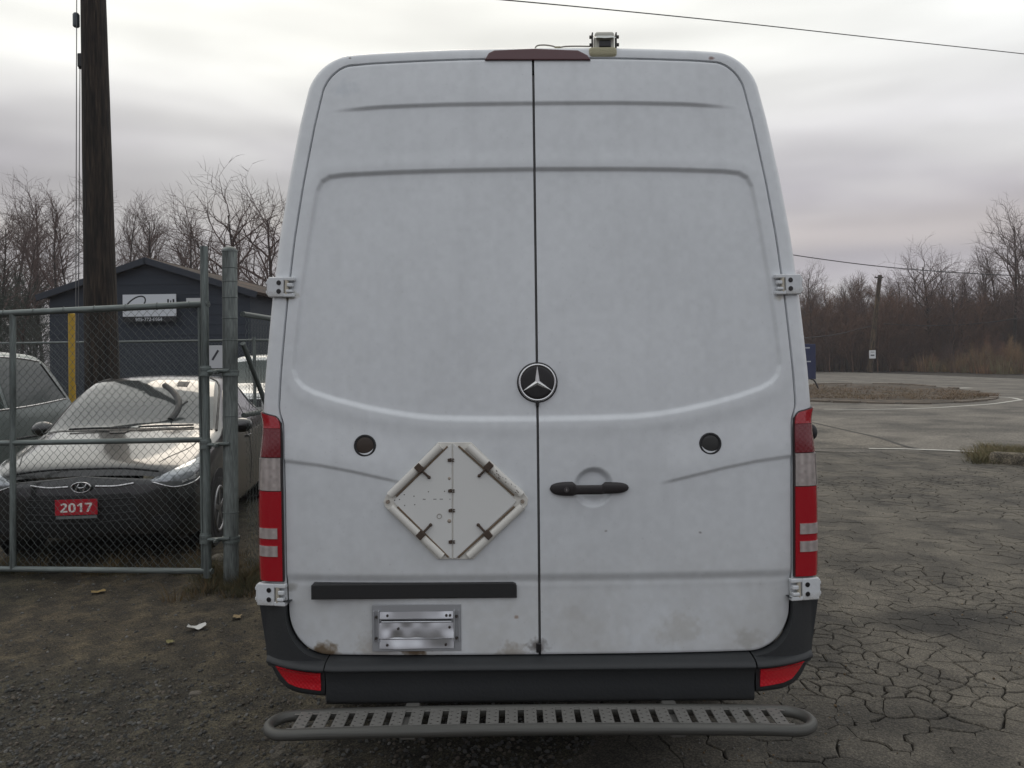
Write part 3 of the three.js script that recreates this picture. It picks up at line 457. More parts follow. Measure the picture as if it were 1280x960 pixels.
// sliding-door rail with its dark end cap, side strips, wheels, mirrors, cab glass
{
  const y = V(1019, 540)[1];
  part('door_rail_end', new THREE.SphereGeometry(0.031, 18, 12).scale(0.75, 1, 1.2).translate(1.015, y - 0.006, -0.12), rubberAndGapShade, van);
  part('door_rail', box(0.02, 0.03, 2.4, 1.022, y - 0.006, -1.35, 0.004), rubberAndGapShade, van);
  for (const s of [-1, 1]) {
    part('side_strip', box(0.02, 0.11, 4.6, s * 0.992, 0.78, -2.9, 0.006), blackPlastic, van);
    for (const z of [-1.15, -4.85]) {
      const w = new THREE.Group(); w.name = 'wheel'; w.position.set(s * 0.84, 0.345, z); van.add(w);
      part('tyre', new THREE.LatheGeometry([[0.2, -0.11], [0.31, -0.115], [0.338, -0.095], [0.345, -0.05], [0.345, 0.05], [0.338, 0.095], [0.31, 0.115], [0.2, 0.11]].map(p => new THREE.Vector2(...p)), 40).rotateZ(Math.PI / 2), rubberAndGapShade, w);
      part('rim', new THREE.LatheGeometry([[0.0, 0.06], [0.06, 0.07], [0.12, 0.05], [0.19, 0.08], [0.205, 0.11]].map(p => new THREE.Vector2(...p)), 32).rotateZ(-s * Math.PI / 2), mat(0.25, 0.25, 0.26, 0.4, 0.8), w);
      part('wheel_arch', new THREE.TorusGeometry(0.4, 0.03, 8, 30, Math.PI).rotateY(Math.PI / 2).translate(s * 0.985, 0.36, z), blackPlastic, van);
    }
    const m = part('side_mirror', [box(0.18, 0.34, 0.12, s * 1.16, 1.55, -4.95, 0.04), box(0.16, 0.05, 0.06, s * 1.03, 1.45, -4.95, 0.02)], blackPlastic, van);
    part('cab_window', box(0.012, 0.62, 0.85, s * 0.945, 1.62, -4.5, 0.004), blackGloss, van);
  }
}
// ------------------------------------------------------------------ ground, lot, road
const soilTex = texture(512, 512, (u, v) => {
  const n = fbm(u * 8, v * 8, 5, 60, 8), f = vnoise(u * 128, v * 128, 62, 128), f2 = vnoise(u * 256, v * 256, 63, 256);
  const k = 0.55 + 0.7 * (n - 0.5) + 0.5 * (f - 0.5) + 0.4 * (f2 - 0.5); return [k, k * 0.98, k * 0.95];
});
soilTex.repeat.set(1, 1);
const soilMat = mat(0.138, 0.124, 0.094, 0.95, 0, { map: soilTex, bumpMap: speck, bumpScale: 0.006, vertexColors: true });
function plane(x0, x1, d0, d1, y, nx, nd, hf, uvs = 1, colf) {
  const g = grid(nx, nd, (u, v) => { const x = lerp(x0, x1, u), d = d0 * Math.pow(d1 / d0, v); return [x, y + (hf ? hf(x, d) : 0), -d]; }, q => [q[0] * uvs, q[2] * uvs]);
  if (colf) { const p = g.attributes.position, c = []; for (let i = 0; i < p.count; i++) c.push(...colf(p.getX(i), -p.getZ(i))); g.setAttribute('color', new THREE.Float32BufferAttribute(c, 3)); }
  return g;
}
function flat(pts, y, uvs = 0.25) {   // pts: [x, D] polygon
  const s = new THREE.Shape(pts.map(p => new THREE.Vector2(p[0], p[1]))); const g = new THREE.ShapeGeometry(s); g.rotateX(-Math.PI / 2); g.translate(0, y, 0);
  const p = g.attributes.position, uv = g.attributes.uv; for (let i = 0; i < p.count; i++) uv.setXY(i, p.getX(i) * uvs, p.getZ(i) * uvs); return g;
}
const asphTex = texture(1024, 1024, (u, v) => {
  const n = fbm(u * 6, v * 6, 5, 80, 6), a = vnoise(u * 256, v * 256, 81, 256), b = vnoise(u * 512, v * 512, 82, 512), st = fbm(u * 20, v * 20, 3, 85, 20);
  const k = 0.62 + 0.5 * (n - 0.5) + 0.34 * (a - 0.5) + 0.3 * (b - 0.5) - 0.25 * Math.max(0, st - 0.62); return [k, k * 0.985, k * 0.955];
});
const roadTex = asphTex.clone(); roadTex.needsUpdate = true;
const farField = mat(0.085, 0.07, 0.05, 1, 0, { map: soilTex });
struct('ground', (() => { const g = new THREE.PlaneGeometry(900, 900); g.rotateX(-Math.PI / 2); g.translate(0, -0.06, -300); const uv = g.attributes.uv; for (let i = 0; i < uv.count; i++) uv.setXY(i, uv.getX(i) * 300, uv.getY(i) * 300); return g; })(), farField);
// the road that bends past the lot
const roadMat = mat(0.28, 0.262, 0.235, 0.9, 0, { map: roadTex, bumpMap: speck, bumpScale: 0.002 });
const gp = (px, py) => { const v = onGround(px, py); return [v.x, -v.z]; };
struct('road', flat([[-140, 118], [-40, 116], gp(1010, 463.5), gp(1100, 466.5), gp(1190, 470), gp(1280, 473.5), [70, 60], [120, 30], [120, 4], [12, 13.0], gp(1240, 571), gp(1085, 565), gp(1010, 563), [2.5, 14.2], [-3, 14.2], [-3, 30], [-25, 60], [-140, 62]], -0.012, 0.2), roadMat);
// paler concrete apron at the lot mouth
const apronMat = mat(0.33, 0.305, 0.265, 0.92, 0, { map: roadTex, bumpMap: speck, bumpScale: 0.002 });
struct('driveway_apron', flat([gp(1132, 557.5), gp(1085, 559.5), gp(1010, 560), [2.4, 14.4], [2.4, 26], gp(1020, 526), gp(1075, 540)], -0.008, 0.2), apronMat);
const paint = mat(0.46, 0.45, 0.41, 0.8, 0, { bumpMap: speck, bumpScale: 0.002 });
function stripe(name, px, w, h = -0.004) { const P2 = px.map(p => gp(...p)); const c = new THREE.CatmullRomCurve3(P2.map(p => V3(p[0], 0, p[1]))); const n = 40; return struct(name, grid(n, 1, (u, v) => { const p = c.getPoint(u), t = c.getTangent(u); const s = (v - 0.5) * w * (0.85 + 0.3 * vnoise(u * 60, 1, 4)); return [p.x - t.z * s, h, -(p.z + t.x * s)]; }), paint); }
stripe('edge_line', [[1086, 560.3], [1120, 560.6], [1160, 561.8], [1200, 563.4], [1240, 565.6]], 0.11, -0.002);
stripe('road_line', [[1030, 511.2], [1090, 511.5], [1150, 510.2], [1200, 507.5], [1240, 504.5], [1270, 500.5], [1278, 499.5]], 0.14);
stripe('road_line_001', [[1276, 499.4], [1262, 496.8], [1240, 495.6]], 0.16);
stripe('road_line_002', [[1188, 485.2], [1212, 484.6]], 0.5);
stripe('road_edge_line', [[1010, 464.2], [1100, 467], [1190, 470.6], [1280, 474.2]], 0.15);
// tar joint in the apron
{ const c = new THREE.CatmullRomCurve3([[1012, 527], [1060, 538], [1100, 547], [1135, 558], [1170, 564], [1210, 567]].map(p => onGround(...p))); struct('apron_joint', grid(60, 1, (u, v) => { const p = c.getPoint(u), t = c.getTangent(u); const s = (v - 0.5) * 0.09; return [p.x - t.z * s, -0.0045, p.z + t.x * s]; }), mat(0.045, 0.042, 0.038, 0.95)); }
// traffic island: worn earth and dead grass with a broken kerb
{
  const out = [[1000, 482], [1060, 479.2], [1110, 480], [1160, 482.5], [1200, 486.5], [1232, 491.5], [1243, 496], [1236, 499.5], [1205, 502.5], [1160, 504.6], [1100, 504], [1040, 502.5], [1000, 500]].map(p => gp(...p));
  struct('traffic_island', flat(out, 0.004, 0.3), mat(0.23, 0.185, 0.14, 1, 0, { map: soilTex, bumpMap: speck, bumpScale: 0.02 }));
  const cv = new THREE.CatmullRomCurve3(out.map(p => V3(p[0], 0.03, -p[1])), true);
  const kerb = []; const r = rng(5); for (let k = 0; k < 46; k++) { if (r() < 0.3) continue; const a = cv.getPointAt(k / 46), b = cv.getPointAt((k + 0.8) / 46); const l = a.distanceTo(b); const g = box(l, 0.14, 0.3, 0, 0, 0, 0.03); g.rotateY(-Math.atan2(b.z - a.z, b.x - a.x)); g.translate((a.x + b.x) / 2, 0.0 - 0.03 * r(), (a.z + b.z) / 2); kerb.push(g); }
  const isl = scene.getObjectByName('traffic_island');
  const km = mat(0.14, 0.115, 0.09, 0.95, 0, { bumpMap: speck, bumpScale: 0.01 });
  for (const g of kerb) part('kerb_stone', g, km, isl);
}
// dirt and gravel yard (left of the van, running under it)
const gravelness = (x, d) => clamp((fbm(x * 0.55 + 4, d * 0.55, 3, 90) - 0.42) * 3.2 + 0.9 * sstep(4.2, 3.0, d) * sstep(-1.1, -2.0, x));
const edgeX = (d) => 0.25 + 0.5 * (fbm(d * 1.1, 2, 3, 70) - 0.5) + 0.3 * (fbm(d * 5, 8, 2, 71) - 0.5);
const dirtH = (x, d) => 0.03 * (fbm(x * 0.9, d * 0.9, 3, 50) - 0.5) + 0.016 * (fbm(x * 5, d * 5, 3, 51) - 0.5) + 0.011 * (vnoise(x * 26, d * 26, 52) - 0.5) * (0.4 + gravelness(x, d)) - 0.05 * sstep(edgeX(d) - 0.12, edgeX(d) + 0.05, x);
const yardCol = (x, d) => { const g = gravelness(x, d), m = fbm(x * 1.3 + 7, d * 1.3, 4, 95), gr = sstep(0.52, 0.7, fbm(x * 0.8 + 30, d * 0.8, 4, 97)); const a = [1.0, 0.91, 0.74], b = [0.74, 0.78, 0.75], c = [0.62, 0.72, 0.44]; return [0, 1, 2].map(i => lerp(lerp(a[i], b[i], g * 0.8), c[i], gr * 0.45) * (0.72 + 0.56 * m)); };
const yardNear = struct('dirt_yard', plane(-9, 1.0, 1.0, 15.5, 0.0, 330, 380, dirtH, 1.3, yardCol), soilMat);
struct('dirt_yard_rear', plane(-60, 2.3, 15.4, 62, -0.006, 60, 40, (x, d) => 0.03 * (fbm(x * 0.9, d * 0.9, 3, 50) - 0.5), 0.8, yardCol), soilMat);
// stones in the yard
{
  const r = rng(1234); const geos = [0, 1].map(k => { const g = new THREE.IcosahedronGeometry(1, 1); const p = g.attributes.position; for (let i = 0; i < p.count; i++) { const v = V3().fromBufferAttribute(p, i); const s = 0.8 + 0.45 * hash2(Math.round(v.x * 50), Math.round(v.y * 50 + v.z * 911), k); p.setXYZ(i, v.x * s, v.y * s * 0.6, v.z * s * 0.8); } g.computeVertexNormals(); return g; });
  geos.forEach((g, gi) => {
    const n = 9000, m = new THREE.InstancedMesh(g, mat(1, 1, 1, 0.9, 0, { bumpMap: speck, bumpScale: 0.002 }), n); m.name = gi ? 'gravel_001' : 'gravel'; m.castShadow = m.receiveShadow = true;
    const M = new THREE.Matrix4(), q = new THREE.Quaternion(), e = new THREE.Euler(); let k = 0, tries = 0;
    while (k < n && tries++ < 120000) {
      const d = 1.8 + 6.5 * Math.pow(r(), 1.5), x = lerp(-0.75 * d - 0.3, 0.5, r()); const gn = gravelness(x, d); if (r() > 0.14 + 0.86 * gn * gn || x > edgeX(d)) continue;
      const s = 0.0035 + 0.0085 * Math.pow(r(), 2.6); e.set(r() * 0.6, r() * 6.3, r() * 0.6); q.setFromEuler(e); M.compose(V3(x, dirtH(x, d) + s * 0.15, -d), q, V3(s, s, s)); m.setMatrixAt(k, M);
      const t = r(), b = 0.045 + 0.075 * r(); m.setColorAt(k, t < 0.55 ? lin(b, b, b * 0.94) : t < 0.93 ? lin(b * 1.15, b * 0.98, b * 0.78) : lin(b * 1.7, b * 1.65, b * 1.55)); k++;
    }
    m.count = k; m.userData = { kind: 'stuff', label: gi ? 'angular grey stones strewn over the dirt yard' : 'small grey gravel strewn over the dirt yard', category: 'gravel' }; scene.add(m);
  });
}
{
  const r = rng(555), g = new THREE.IcosahedronGeometry(1, 0), n = 2600, m = new THREE.InstancedMesh(g, mat(1, 1, 1, 0.95), n); m.name = 'grit'; const M = new THREE.Matrix4(), q = new THREE.Quaternion(), e = new THREE.Euler();
  let k = 0, t = 0; while (k < n && t++ < 60000) { const d = 1.9 + 8 * Math.pow(r(), 1.6), x = lerp(0.4, 0.72 * d, r()); if (r() > sstep(0.42, 0.66, fbm(x * 1.1, d * 1.1, 4, 177))) continue; const s = 0.002 + 0.006 * Math.pow(r(), 3); e.set(r() * 3, r() * 6, r() * 3); q.setFromEuler(e); M.compose(V3(x, 0.002, -d), q, V3(s, s * 0.7, s)); m.setMatrixAt(k, M); const b = 0.05 + 0.13 * r(); m.setColorAt(k, r() < 0.25 ? lin(b * 1.3, b * 0.9, b * 0.5) : lin(b, b * 0.97, b * 0.9)); k++; }
  m.count = k; m.castShadow = m.receiveShadow = true; m.userData = { kind: 'stuff', label: 'fine grit and leaf crumbs scattered over the cracked asphalt', category: 'grit' }; scene.add(m);
}
// asphalt lot right of the van: sub-base and the cracked plates on it
const lotMat = mat(0.06, 0.052, 0.042, 1, 0, { map: soilTex, bumpMap: speck, bumpScale: 0.004 });
const lot = struct('asphalt_lot', plane(-0.6, 14, 0.9, 13.5, -0.026, 60, 60, (x, d) => 0.004 * (fbm(x * 3, d * 3, 2, 120) - 0.5), 1), lotMat);
{
  const r = rng(4242); const sites = [];
  // smaller blocks where the paving is most broken
  const size = (x, d) => { const n = fbm(x * 0.5 + 3, d * 0.5, 3, 140); return lerp(0.09, 0.34, Math.pow(clamp((n - 0.3) * 2.2), 1.4)) * (0.6 + 0.8 * r()) * lerp(1.25, 0.9, sstep(2.5, 4.5, d)) * (d > 9 ? 1.5 : 1); };
  let tries = 0; const cell = 0.25, buck = new Map(); const key = (x, d) => Math.floor(x / cell) + ',' + Math.floor(d / cell);
  while (tries++ < 60000 && sites.length < 3400) {
    const d = 0.9 + 12.1 * r(), x = -0.3 + r() * Math.min(12, 1.2 + d * 0.82); const s = size(x, d); const bx0 = Math.floor(x / cell), bd0 = Math.floor(d / cell); let ok = true; const an = 0.8 + 0.9 * vnoise(x * 0.7, d * 0.7, 141);
    for (let a = -3; a <= 3 && ok; a++) for (let b = -3; b <= 3; b++) { const l = buck.get((bx0 + a) + ',' + (bd0 + b)); if (l) for (const q of l) if (Math.hypot(q[0] - x, (q[1] - d) * an) < s) { ok = false; break; } if (!ok) break; }
    if (!ok) continue; const p = [x, d]; sites.push(p); const kk = key(x, d); if (!buck.has(kk)) buck.set(kk, []); buck.get(kk).push(p);
  }
  const plates = [];
  for (const s of sites) {
    let poly = [[s[0] - 0.7, s[1] - 0.7], [s[0] + 0.7, s[1] - 0.7], [s[0] + 0.7, s[1] + 0.7], [s[0] - 0.7, s[1] + 0.7]];
    const bx0 = Math.floor(s[0] / cell), bd0 = Math.floor(s[1] / cell); const nb = [];
    for (let a = -5; a <= 5; a++) for (let b = -5; b <= 5; b++) { const l = buck.get((bx0 + a) + ',' + (bd0 + b)); if (l) for (const q of l) if (q !== s) nb.push(q); }
    nb.sort((p, q) => Math.hypot(p[0] - s[0], p[1] - s[1]) - Math.hypot(q[0] - s[0], q[1] - s[1]));
    for (const q of nb.slice(0, 22)) {
      const mx = (q[0] + s[0]) / 2, my = (q[1] + s[1]) / 2, nx = q[0] - s[0], ny = q[1] - s[1]; const out = [];
      for (let i = 0; i < poly.length; i++) { const A = poly[i], B = poly[(i + 1) % poly.length], da = (A[0] - mx) * nx + (A[1] - my) * ny, db = (B[0] - mx) * nx + (B[1] - my) * ny; if (da <= 0) out.push(A); if ((da < 0 && db > 0) || (da > 0 && db < 0)) { const t = da / (da - db); out.push([lerp(A[0], B[0], t), lerp(A[1], B[1], t)]); } }
      poly = out; if (poly.length < 3) break;
    }
    if (poly.length >= 3) plates.push({ s, poly });
  }
  // shared warp gives neighbours the same ragged edge
  const warp = (p) => { const a = 0.14, b = 0.05; return [p[0] + a * (fbm(p[0] * 3.2, p[1] * 3.2, 2, 150) - 0.5) + b * (vnoise(p[0] * 21, p[1] * 21, 152) - 0.5), p[1] + a * (fbm(p[0] * 3.2 + 50, p[1] * 3.2, 2, 151) - 0.5) + b * (vnoise(p[0] * 21 + 9, p[1] * 21, 153) - 0.5)]; };
  const stain = gp(1175, 775);
  const geoFor = ({ s, poly }, k) => {
    const per = []; for (let i = 0; i < poly.length; i++) { const A = poly[i], B = poly[(i + 1) % poly.length], L = Math.hypot(B[0] - A[0], B[1] - A[1]), n = Math.max(1, Math.min(5, Math.round(L / 0.055))); const mx = (A[0] + B[0]) / 2, my = (A[1] + B[1]) / 2; const ek = hash2(Math.round(mx * 400), Math.round(my * 400), 7); const th = lerp(0.05, 0.8, sstep(0.36, 0.62, fbm(mx * 0.9 + 3, my * 0.9 + 8, 3, 163))); const eg = (ek < th ? 0.02 : ek < th + 0.3 * (1 - th) ? 0.45 : 1.3) * (0.5 + fbm(mx * 0.8 + 20, my * 0.8, 3, 160)); for (let j = 0; j < n; j++) { const q = warp([lerp(A[0], B[0], j / n), lerp(A[1], B[1], j / n)]); q[2] = j ? eg * (0.6 + 0.8 * vnoise(q[0] * 17, q[1] * 17, 158)) : Math.min(1, eg + 0.3); per.push(q); } }
    const c = [per.reduce((t, p) => t + p[0], 0) / per.length, per.reduce((t, p) => t + p[1], 0) / per.length];
    const worn = fbm(c[0] * 0.8 + 20, c[1] * 0.8, 3, 160); const gap = 0.0048;
    const yt = -0.001 + 0.0025 * (hash2(k, 1) - 0.5) + 0.012 * (fbm(c[0] * 0.9, c[1] * 0.9, 2, 156) - 0.5), tx = (hash2(k, 5) - 0.5) * 0.008, td = (hash2(k, 6) - 0.5) * 0.008;
    const ins = (p, g) => { const dx = c[0] - p[0], dy = c[1] - p[1], l = Math.hypot(dx, dy) || 1; const q = Math.min(g, l * 0.6); return [p[0] + dx / l * q, p[1] + dy / l * q]; };
    const pos = [], uv = [], col = [], ix = []; const n = per.length; const base = 0.86 + 0.14 * (hash2(k, 9) - 0.5) + 0.3 * (worn - 0.5) * -1;
    const add = (p, y) => { const h = y + tx * (p[0] - c[0]) + td * (p[1] - c[1]); pos.push(p[0], h, -p[1]); uv.push(p[0] * 0.7, p[1] * 0.7); const ds = Math.hypot((p[0] - stain[0]) / 0.62, (p[1] - stain[1]) / 0.26) + 0.8 * (fbm(p[0] * 6, p[1] * 6, 3, 170) - 0.5); const st = 1 - 0.6 * (1 - sstep(0.55, 1.05, ds)); const b = base * st; col.push(b, b * 0.985, b * 0.96); };
    add(c, yt); for (const p of per) add(ins(p, p[2] * (gap + 0.007)), yt); for (const p of per) add(ins(p, p[2] * gap), yt - 0.005 * Math.min(1, p[2])); for (const p of per) add(ins(p, p[2] * gap * 0.6), -0.027);
    for (let i = 0; i < n; i++) { const j = (i + 1) % n; ix.push(0, 1 + i, 1 + j, 1 + i, 1 + n + i, 1 + n + j, 1 + i, 1 + n + j, 1 + j, 1 + n + i, 1 + 2 * n + i, 1 + 2 * n + j, 1 + n + i, 1 + 2 * n + j, 1 + n + j); }
    const g = new THREE.BufferGeometry(); g.setAttribute('position', new THREE.Float32BufferAttribute(pos, 3)); g.setAttribute('uv', new THREE.Float32BufferAttribute(uv, 2)); g.setAttribute('color', new THREE.Float32BufferAttribute(col, 3)); g.setIndex(ix);
    const f = g.toNonIndexed(); f.computeVertexNormals(); return toCreasedNormals(f, 0.5);
  };
  const plateMat = mat(0.215, 0.2, 0.174, 0.9, 0, { map: asphTex, bumpMap: speck, bumpScale: 0.003, vertexColors: true });
  const vis = plates.map((p, k) => { const [x, d] = p.s; const sx = 640 + 1000 * x / d, sy = 450 + 1620 / d; let a = 0; for (let i = 0; i < p.poly.length; i++) { const A = p.poly[i], B = p.poly[(i + 1) % p.poly.length]; a += A[0] * B[1] - A[1] * B[0]; } const inView = sx < 1330 && sx > 985 - 0 && sy < 985; return { p, k, w: inView ? Math.abs(a) / Math.pow(d, 3) : 0 }; }).sort((a, b) => b.w - a.w);
  vis.forEach((v, i) => { if (i < 300) part(i ? 'asphalt_block_' + String(i).padStart(3, '0') : 'asphalt_block', geoFor(v.p, v.k), plateMat, lot); });
  const rest = part('cracked_paving', merge(vis.slice(300).map(v => geoFor(v.p, v.k))), plateMat, lot); rest.userData.kind = 'stuff';
  console.log('plates', plates.length);
}
// ------------------------------------------------------------------ chain-link gate, posts and fences
const galvTex = texture(256, 256, (u, v) => { const n = 0.7 + 0.5 * (fbm(u * 6, v * 6, 4, 200, 6) - 0.5) + 0.2 * (vnoise(u * 64, v * 64, 201, 64) - 0.5); return [n * 0.98, n, n * 0.99]; });
const galv2 = mat(0.3, 0.33, 0.325, 0.55, 0.35, { map: galvTex, bumpMap: grain, bumpScale: 0.0006 });
const galvPost = mat(0.33, 0.35, 0.345, 0.6, 0.3, { map: galvTex, bumpMap: grain, bumpScale: 0.001 });
const wireMat = mat(0.115, 0.13, 0.125, 0.55, 0.4);
// zigzag wires in the local x,y plane from x=0..w, y=0..h (top edge may slope)
function chainMesh(w, h, q = 0.0325, r = 0.0016, skew = 0) {
  const pos = [], ix = []; const n = Math.round(w / q), m = Math.round(h / q), qy = h / m;
  const seg = (a, b) => { const dx = b[0] - a[0], dy = b[1] - a[1], l = Math.hypot(dx, dy), nx = -dy / l * r, ny = dx / l * r; const s = pos.length / 3; for (const p of [a, b]) pos.push(p[0] + nx, p[1] + ny, p[2], p[0] - nx * 0.5, p[1] - ny * 0.5, p[2] + r * 0.87, p[0] - nx * 0.5, p[1] - ny * 0.5, p[2] - r * 0.87); for (let k = 0; k < 3; k++) { const k2 = (k + 1) % 3; ix.push(s + k, s + k2, s + 3 + k2, s + k, s + 3 + k2, s + 3 + k); } };
  for (let i = 0; i < n; i++) for (let j = 0; j < m; j++) { const up = (i + j) % 2 === 0; const wob = (x, y) => 0.006 * (fbm(x * 2, y * 2, 2, 210) - 0.5); const x0 = i * q + (up ? 0 : q), x1 = i * q + (up ? q : 0), y0 = j * qy, y1 = y0 + qy; seg([x0, y0, 0.004 * (i % 2 ? 1 : -1) + wob(x0, y0)], [x1, y1, 0.004 * (i % 2 ? 1 : -1) + wob(x1, y1)]); }
  const g = new THREE.BufferGeometry(); g.setAttribute('position', new THREE.Float32BufferAttribute(pos, 3)); g.setIndex(ix); g.computeVertexNormals(); return g;
}
// the gate leaf: hangs a little low on its far (left) end
{
  const hingeTop = at(258, 380, 5.82), hingeBot = at(263, 714, 5.82), farTop = at(0, 392, 6.1), farBot = at(0, 711, 6.1);
  const gate = thing('chain_link_gate', 'galvanised chain-link gate with pipe frame, in front of the dark sedan', 'gate', [hingeBot.x, 0, hingeBot.z]);
  const o = gate.position; const rel = (v) => V3(v.x - o.x, v.y - o.y, v.z - o.z);
  const A = rel(hingeTop), B = rel(hingeBot), C = rel(farTop), D = rel(farBot); const ex = 1.9;
  const top = (t) => A.clone().lerp(C, t), bot = (t) => B.clone().lerp(D, t), pt = (t, s) => bot(t).lerp(top(t), s);
  const R = 0.024;
  part('top_rail', rod(top(-0.01), top(ex), R, 14), galv2, gate); part('bottom_rail', rod(bot(-0.01), bot(ex), R * 0.9, 14), galv2, gate);
  const s1 = (713 - 550) / (713 - 382);
  part('middle_rail', rod(pt(0, s1), pt(ex, s1 - 0.0), R * 0.85, 14), galv2, gate);
  part('brace_post', rod(pt(0.935, 0), pt(0.935, 1), R * 0.95, 14), galv2, gate);
  part('end_post', rod(pt(ex, 0), pt(ex, 1), R, 14), galv2, gate);
  // hinge stile rises above the top rail
  const st = rel(at(255, 308, 5.82)), sb = rel(at(259.5, 722, 5.82));
  part('hinge_stile', rod(sb, st, 0.028, 16), galv2, gate);
  part('tension_bar', rod(pt(0.035, 0.01), pt(0.035, 0.99), 0.011, 8), galv2, gate);
  for (const py of [465, 556, 674]) { const a = rel(at(257, py, 5.82)), b = rel(at(289, py - 2, 5.82)); const hg = part('gate_hinge', [new THREE.CylinderGeometry(0.042, 0.042, 0.06, 14, 1, true).translate(a.x, a.y, a.z), new THREE.CylinderGeometry(0.036, 0.042, 0.02, 14).translate(a.x, a.y + 0.035, a.z), rod([a.x, a.y, a.z + 0.02], [b.x, b.y, b.z + 0.03], 0.014, 8)], galv2, gate); part('hinge_bolt', [box(0.03, 0.03, 0.05, (a.x + b.x) / 2, a.y, a.z + 0.035, 0.005), rod([(a.x + b.x) / 2, a.y, a.z + 0.02], [(a.x + b.x) / 2, a.y, a.z + 0.085], 0.009, 8)], galv2, hg); }
  // mesh fitted to the frame
  const w = A.distanceTo(C) * ex, h = A.distanceTo(B); const g = chainMesh(w, h); const p = g.attributes.position; for (let i = 0; i < p.count; i++) { const x = p.getX(i), y = p.getY(i), z = p.getZ(i); const q = pt(x / w * ex, y / h); p.setXYZ(i, q.x, q.y, q.z + z - 0.026); } g.computeVertexNormals();
  const m = part('wire_mesh', g, wireMat, gate); m.userData.kind = 'stuff';
  // wire ties on the top rail
  for (let k = 0; k < 12; k++) { const q = top(0.08 + k * 0.15); part('wire_tie', new THREE.TorusGeometry(R + 0.003, 0.003, 5, 14).rotateY(Math.PI / 2 + 0.2).translate(q.x, q.y, q.z), wireMat, gate); }
}
// thick gate post
{
  const t = at(287, 308, 5.85), b = at(289, 728, 5.85); const p = thing('gate_post', 'thick galvanised steel gate post with domed cap, beside the van', 'post', [b.x, 0, b.z]);
  const tilt = t.x - b.x;
  part('post_shaft', rod([0, -0.05, 0], [tilt, t.y - 0.03, 0], 0.0535, 28), galvPost, p);
  part('post_cap', new THREE.SphereGeometry(0.058, 24, 10, 0, 6.3, 0, Math.PI / 2).scale(1, 0.7, 1).translate(tilt, t.y - 0.04, 0), galvPost, p);
  for (const py of [466, 674]) { const y = at(288, py, 5.85).y; part('collar', new THREE.CylinderGeometry(0.062, 0.062, 0.045, 24, 1).translate(tilt * y / 2.4, y, 0), galv2, p); }
  for (const py of [335, 352, 372, 398, 425, 520, 640]) { const y = at(288, py, 5.85).y; part('wire_band', new THREE.TorusGeometry(0.0545, 0.003, 5, 24).rotateX(Math.PI / 2).translate(tilt * y / 2.4, y, 0), wireMat, p); }
}
function fenceRun(name, label, a, b, h, group, brace) {   // a, b ground points
  const f = thing(name, label, 'fence', [a.x, 0, a.z], 0, group); const d = b.clone().sub(a), L = d.length(); f.rotation.y = -Math.atan2(d.z, d.x);
  part('top_rail', rod([0, h, 0], [L, h, 0], 0.021, 12), galv2, f); 
  const n = Math.round(L / 3); for (let k = 1; k <= n; k++) part('line_post', rod([k * L / n, 0, 0], [k * L / n, h + 0.06, 0], 0.03, 14), galv2, f);
  const m = part('wire_mesh', chainMesh(L, h - 0.08).translate(0, 0.05, 0.02), wireMat, f); m.userData.kind = 'stuff';
  if (brace) { part('brace_rail', rod([-0.08, 1.76, 0.03], [1.5, 0.2, 0.03], 0.019, 10), galv2, f); part('middle_rail', rod([0, h * 0.62, 0], [3, h * 0.62, 0], 0.02, 10), galv2, f); }
  return f;
}
fenceRun('chain_link_fence', 'chain-link fence with slanting brace rail, running back along the van', V3(-2.0, 0, -5.95), V3(-1.72, 0, -14), 1.98, undefined, true);
fenceRun('chain_link_fence', 'long chain-link fence behind the parked cars, before the blue building', V3(-13.5, 0, -15.2), V3(-1.7, 0, -14.2), 2.02);
// yellow steel post behind the cars
{ const t = at(89.5, 393, 12.4); const p = thing('yellow_post', 'yellow painted steel post standing between the silver wagon and utility pole', 'post', [t.x, 0, t.z]);
  part('post_shaft', rod([0, 0, 0], [0, t.y, 0], 0.05, 18), mat(0.42, 0.26, 0.02, 0.6, 0, { bumpMap: grain, bumpScale: 0.002 }), p); part('post_cap', new THREE.SphereGeometry(0.05, 16, 8, 0, 6.3, 0, 1.57).scale(1, 0.5, 1).translate(0, t.y, 0), mat(0.4, 0.25, 0.02, 0.6), p); }
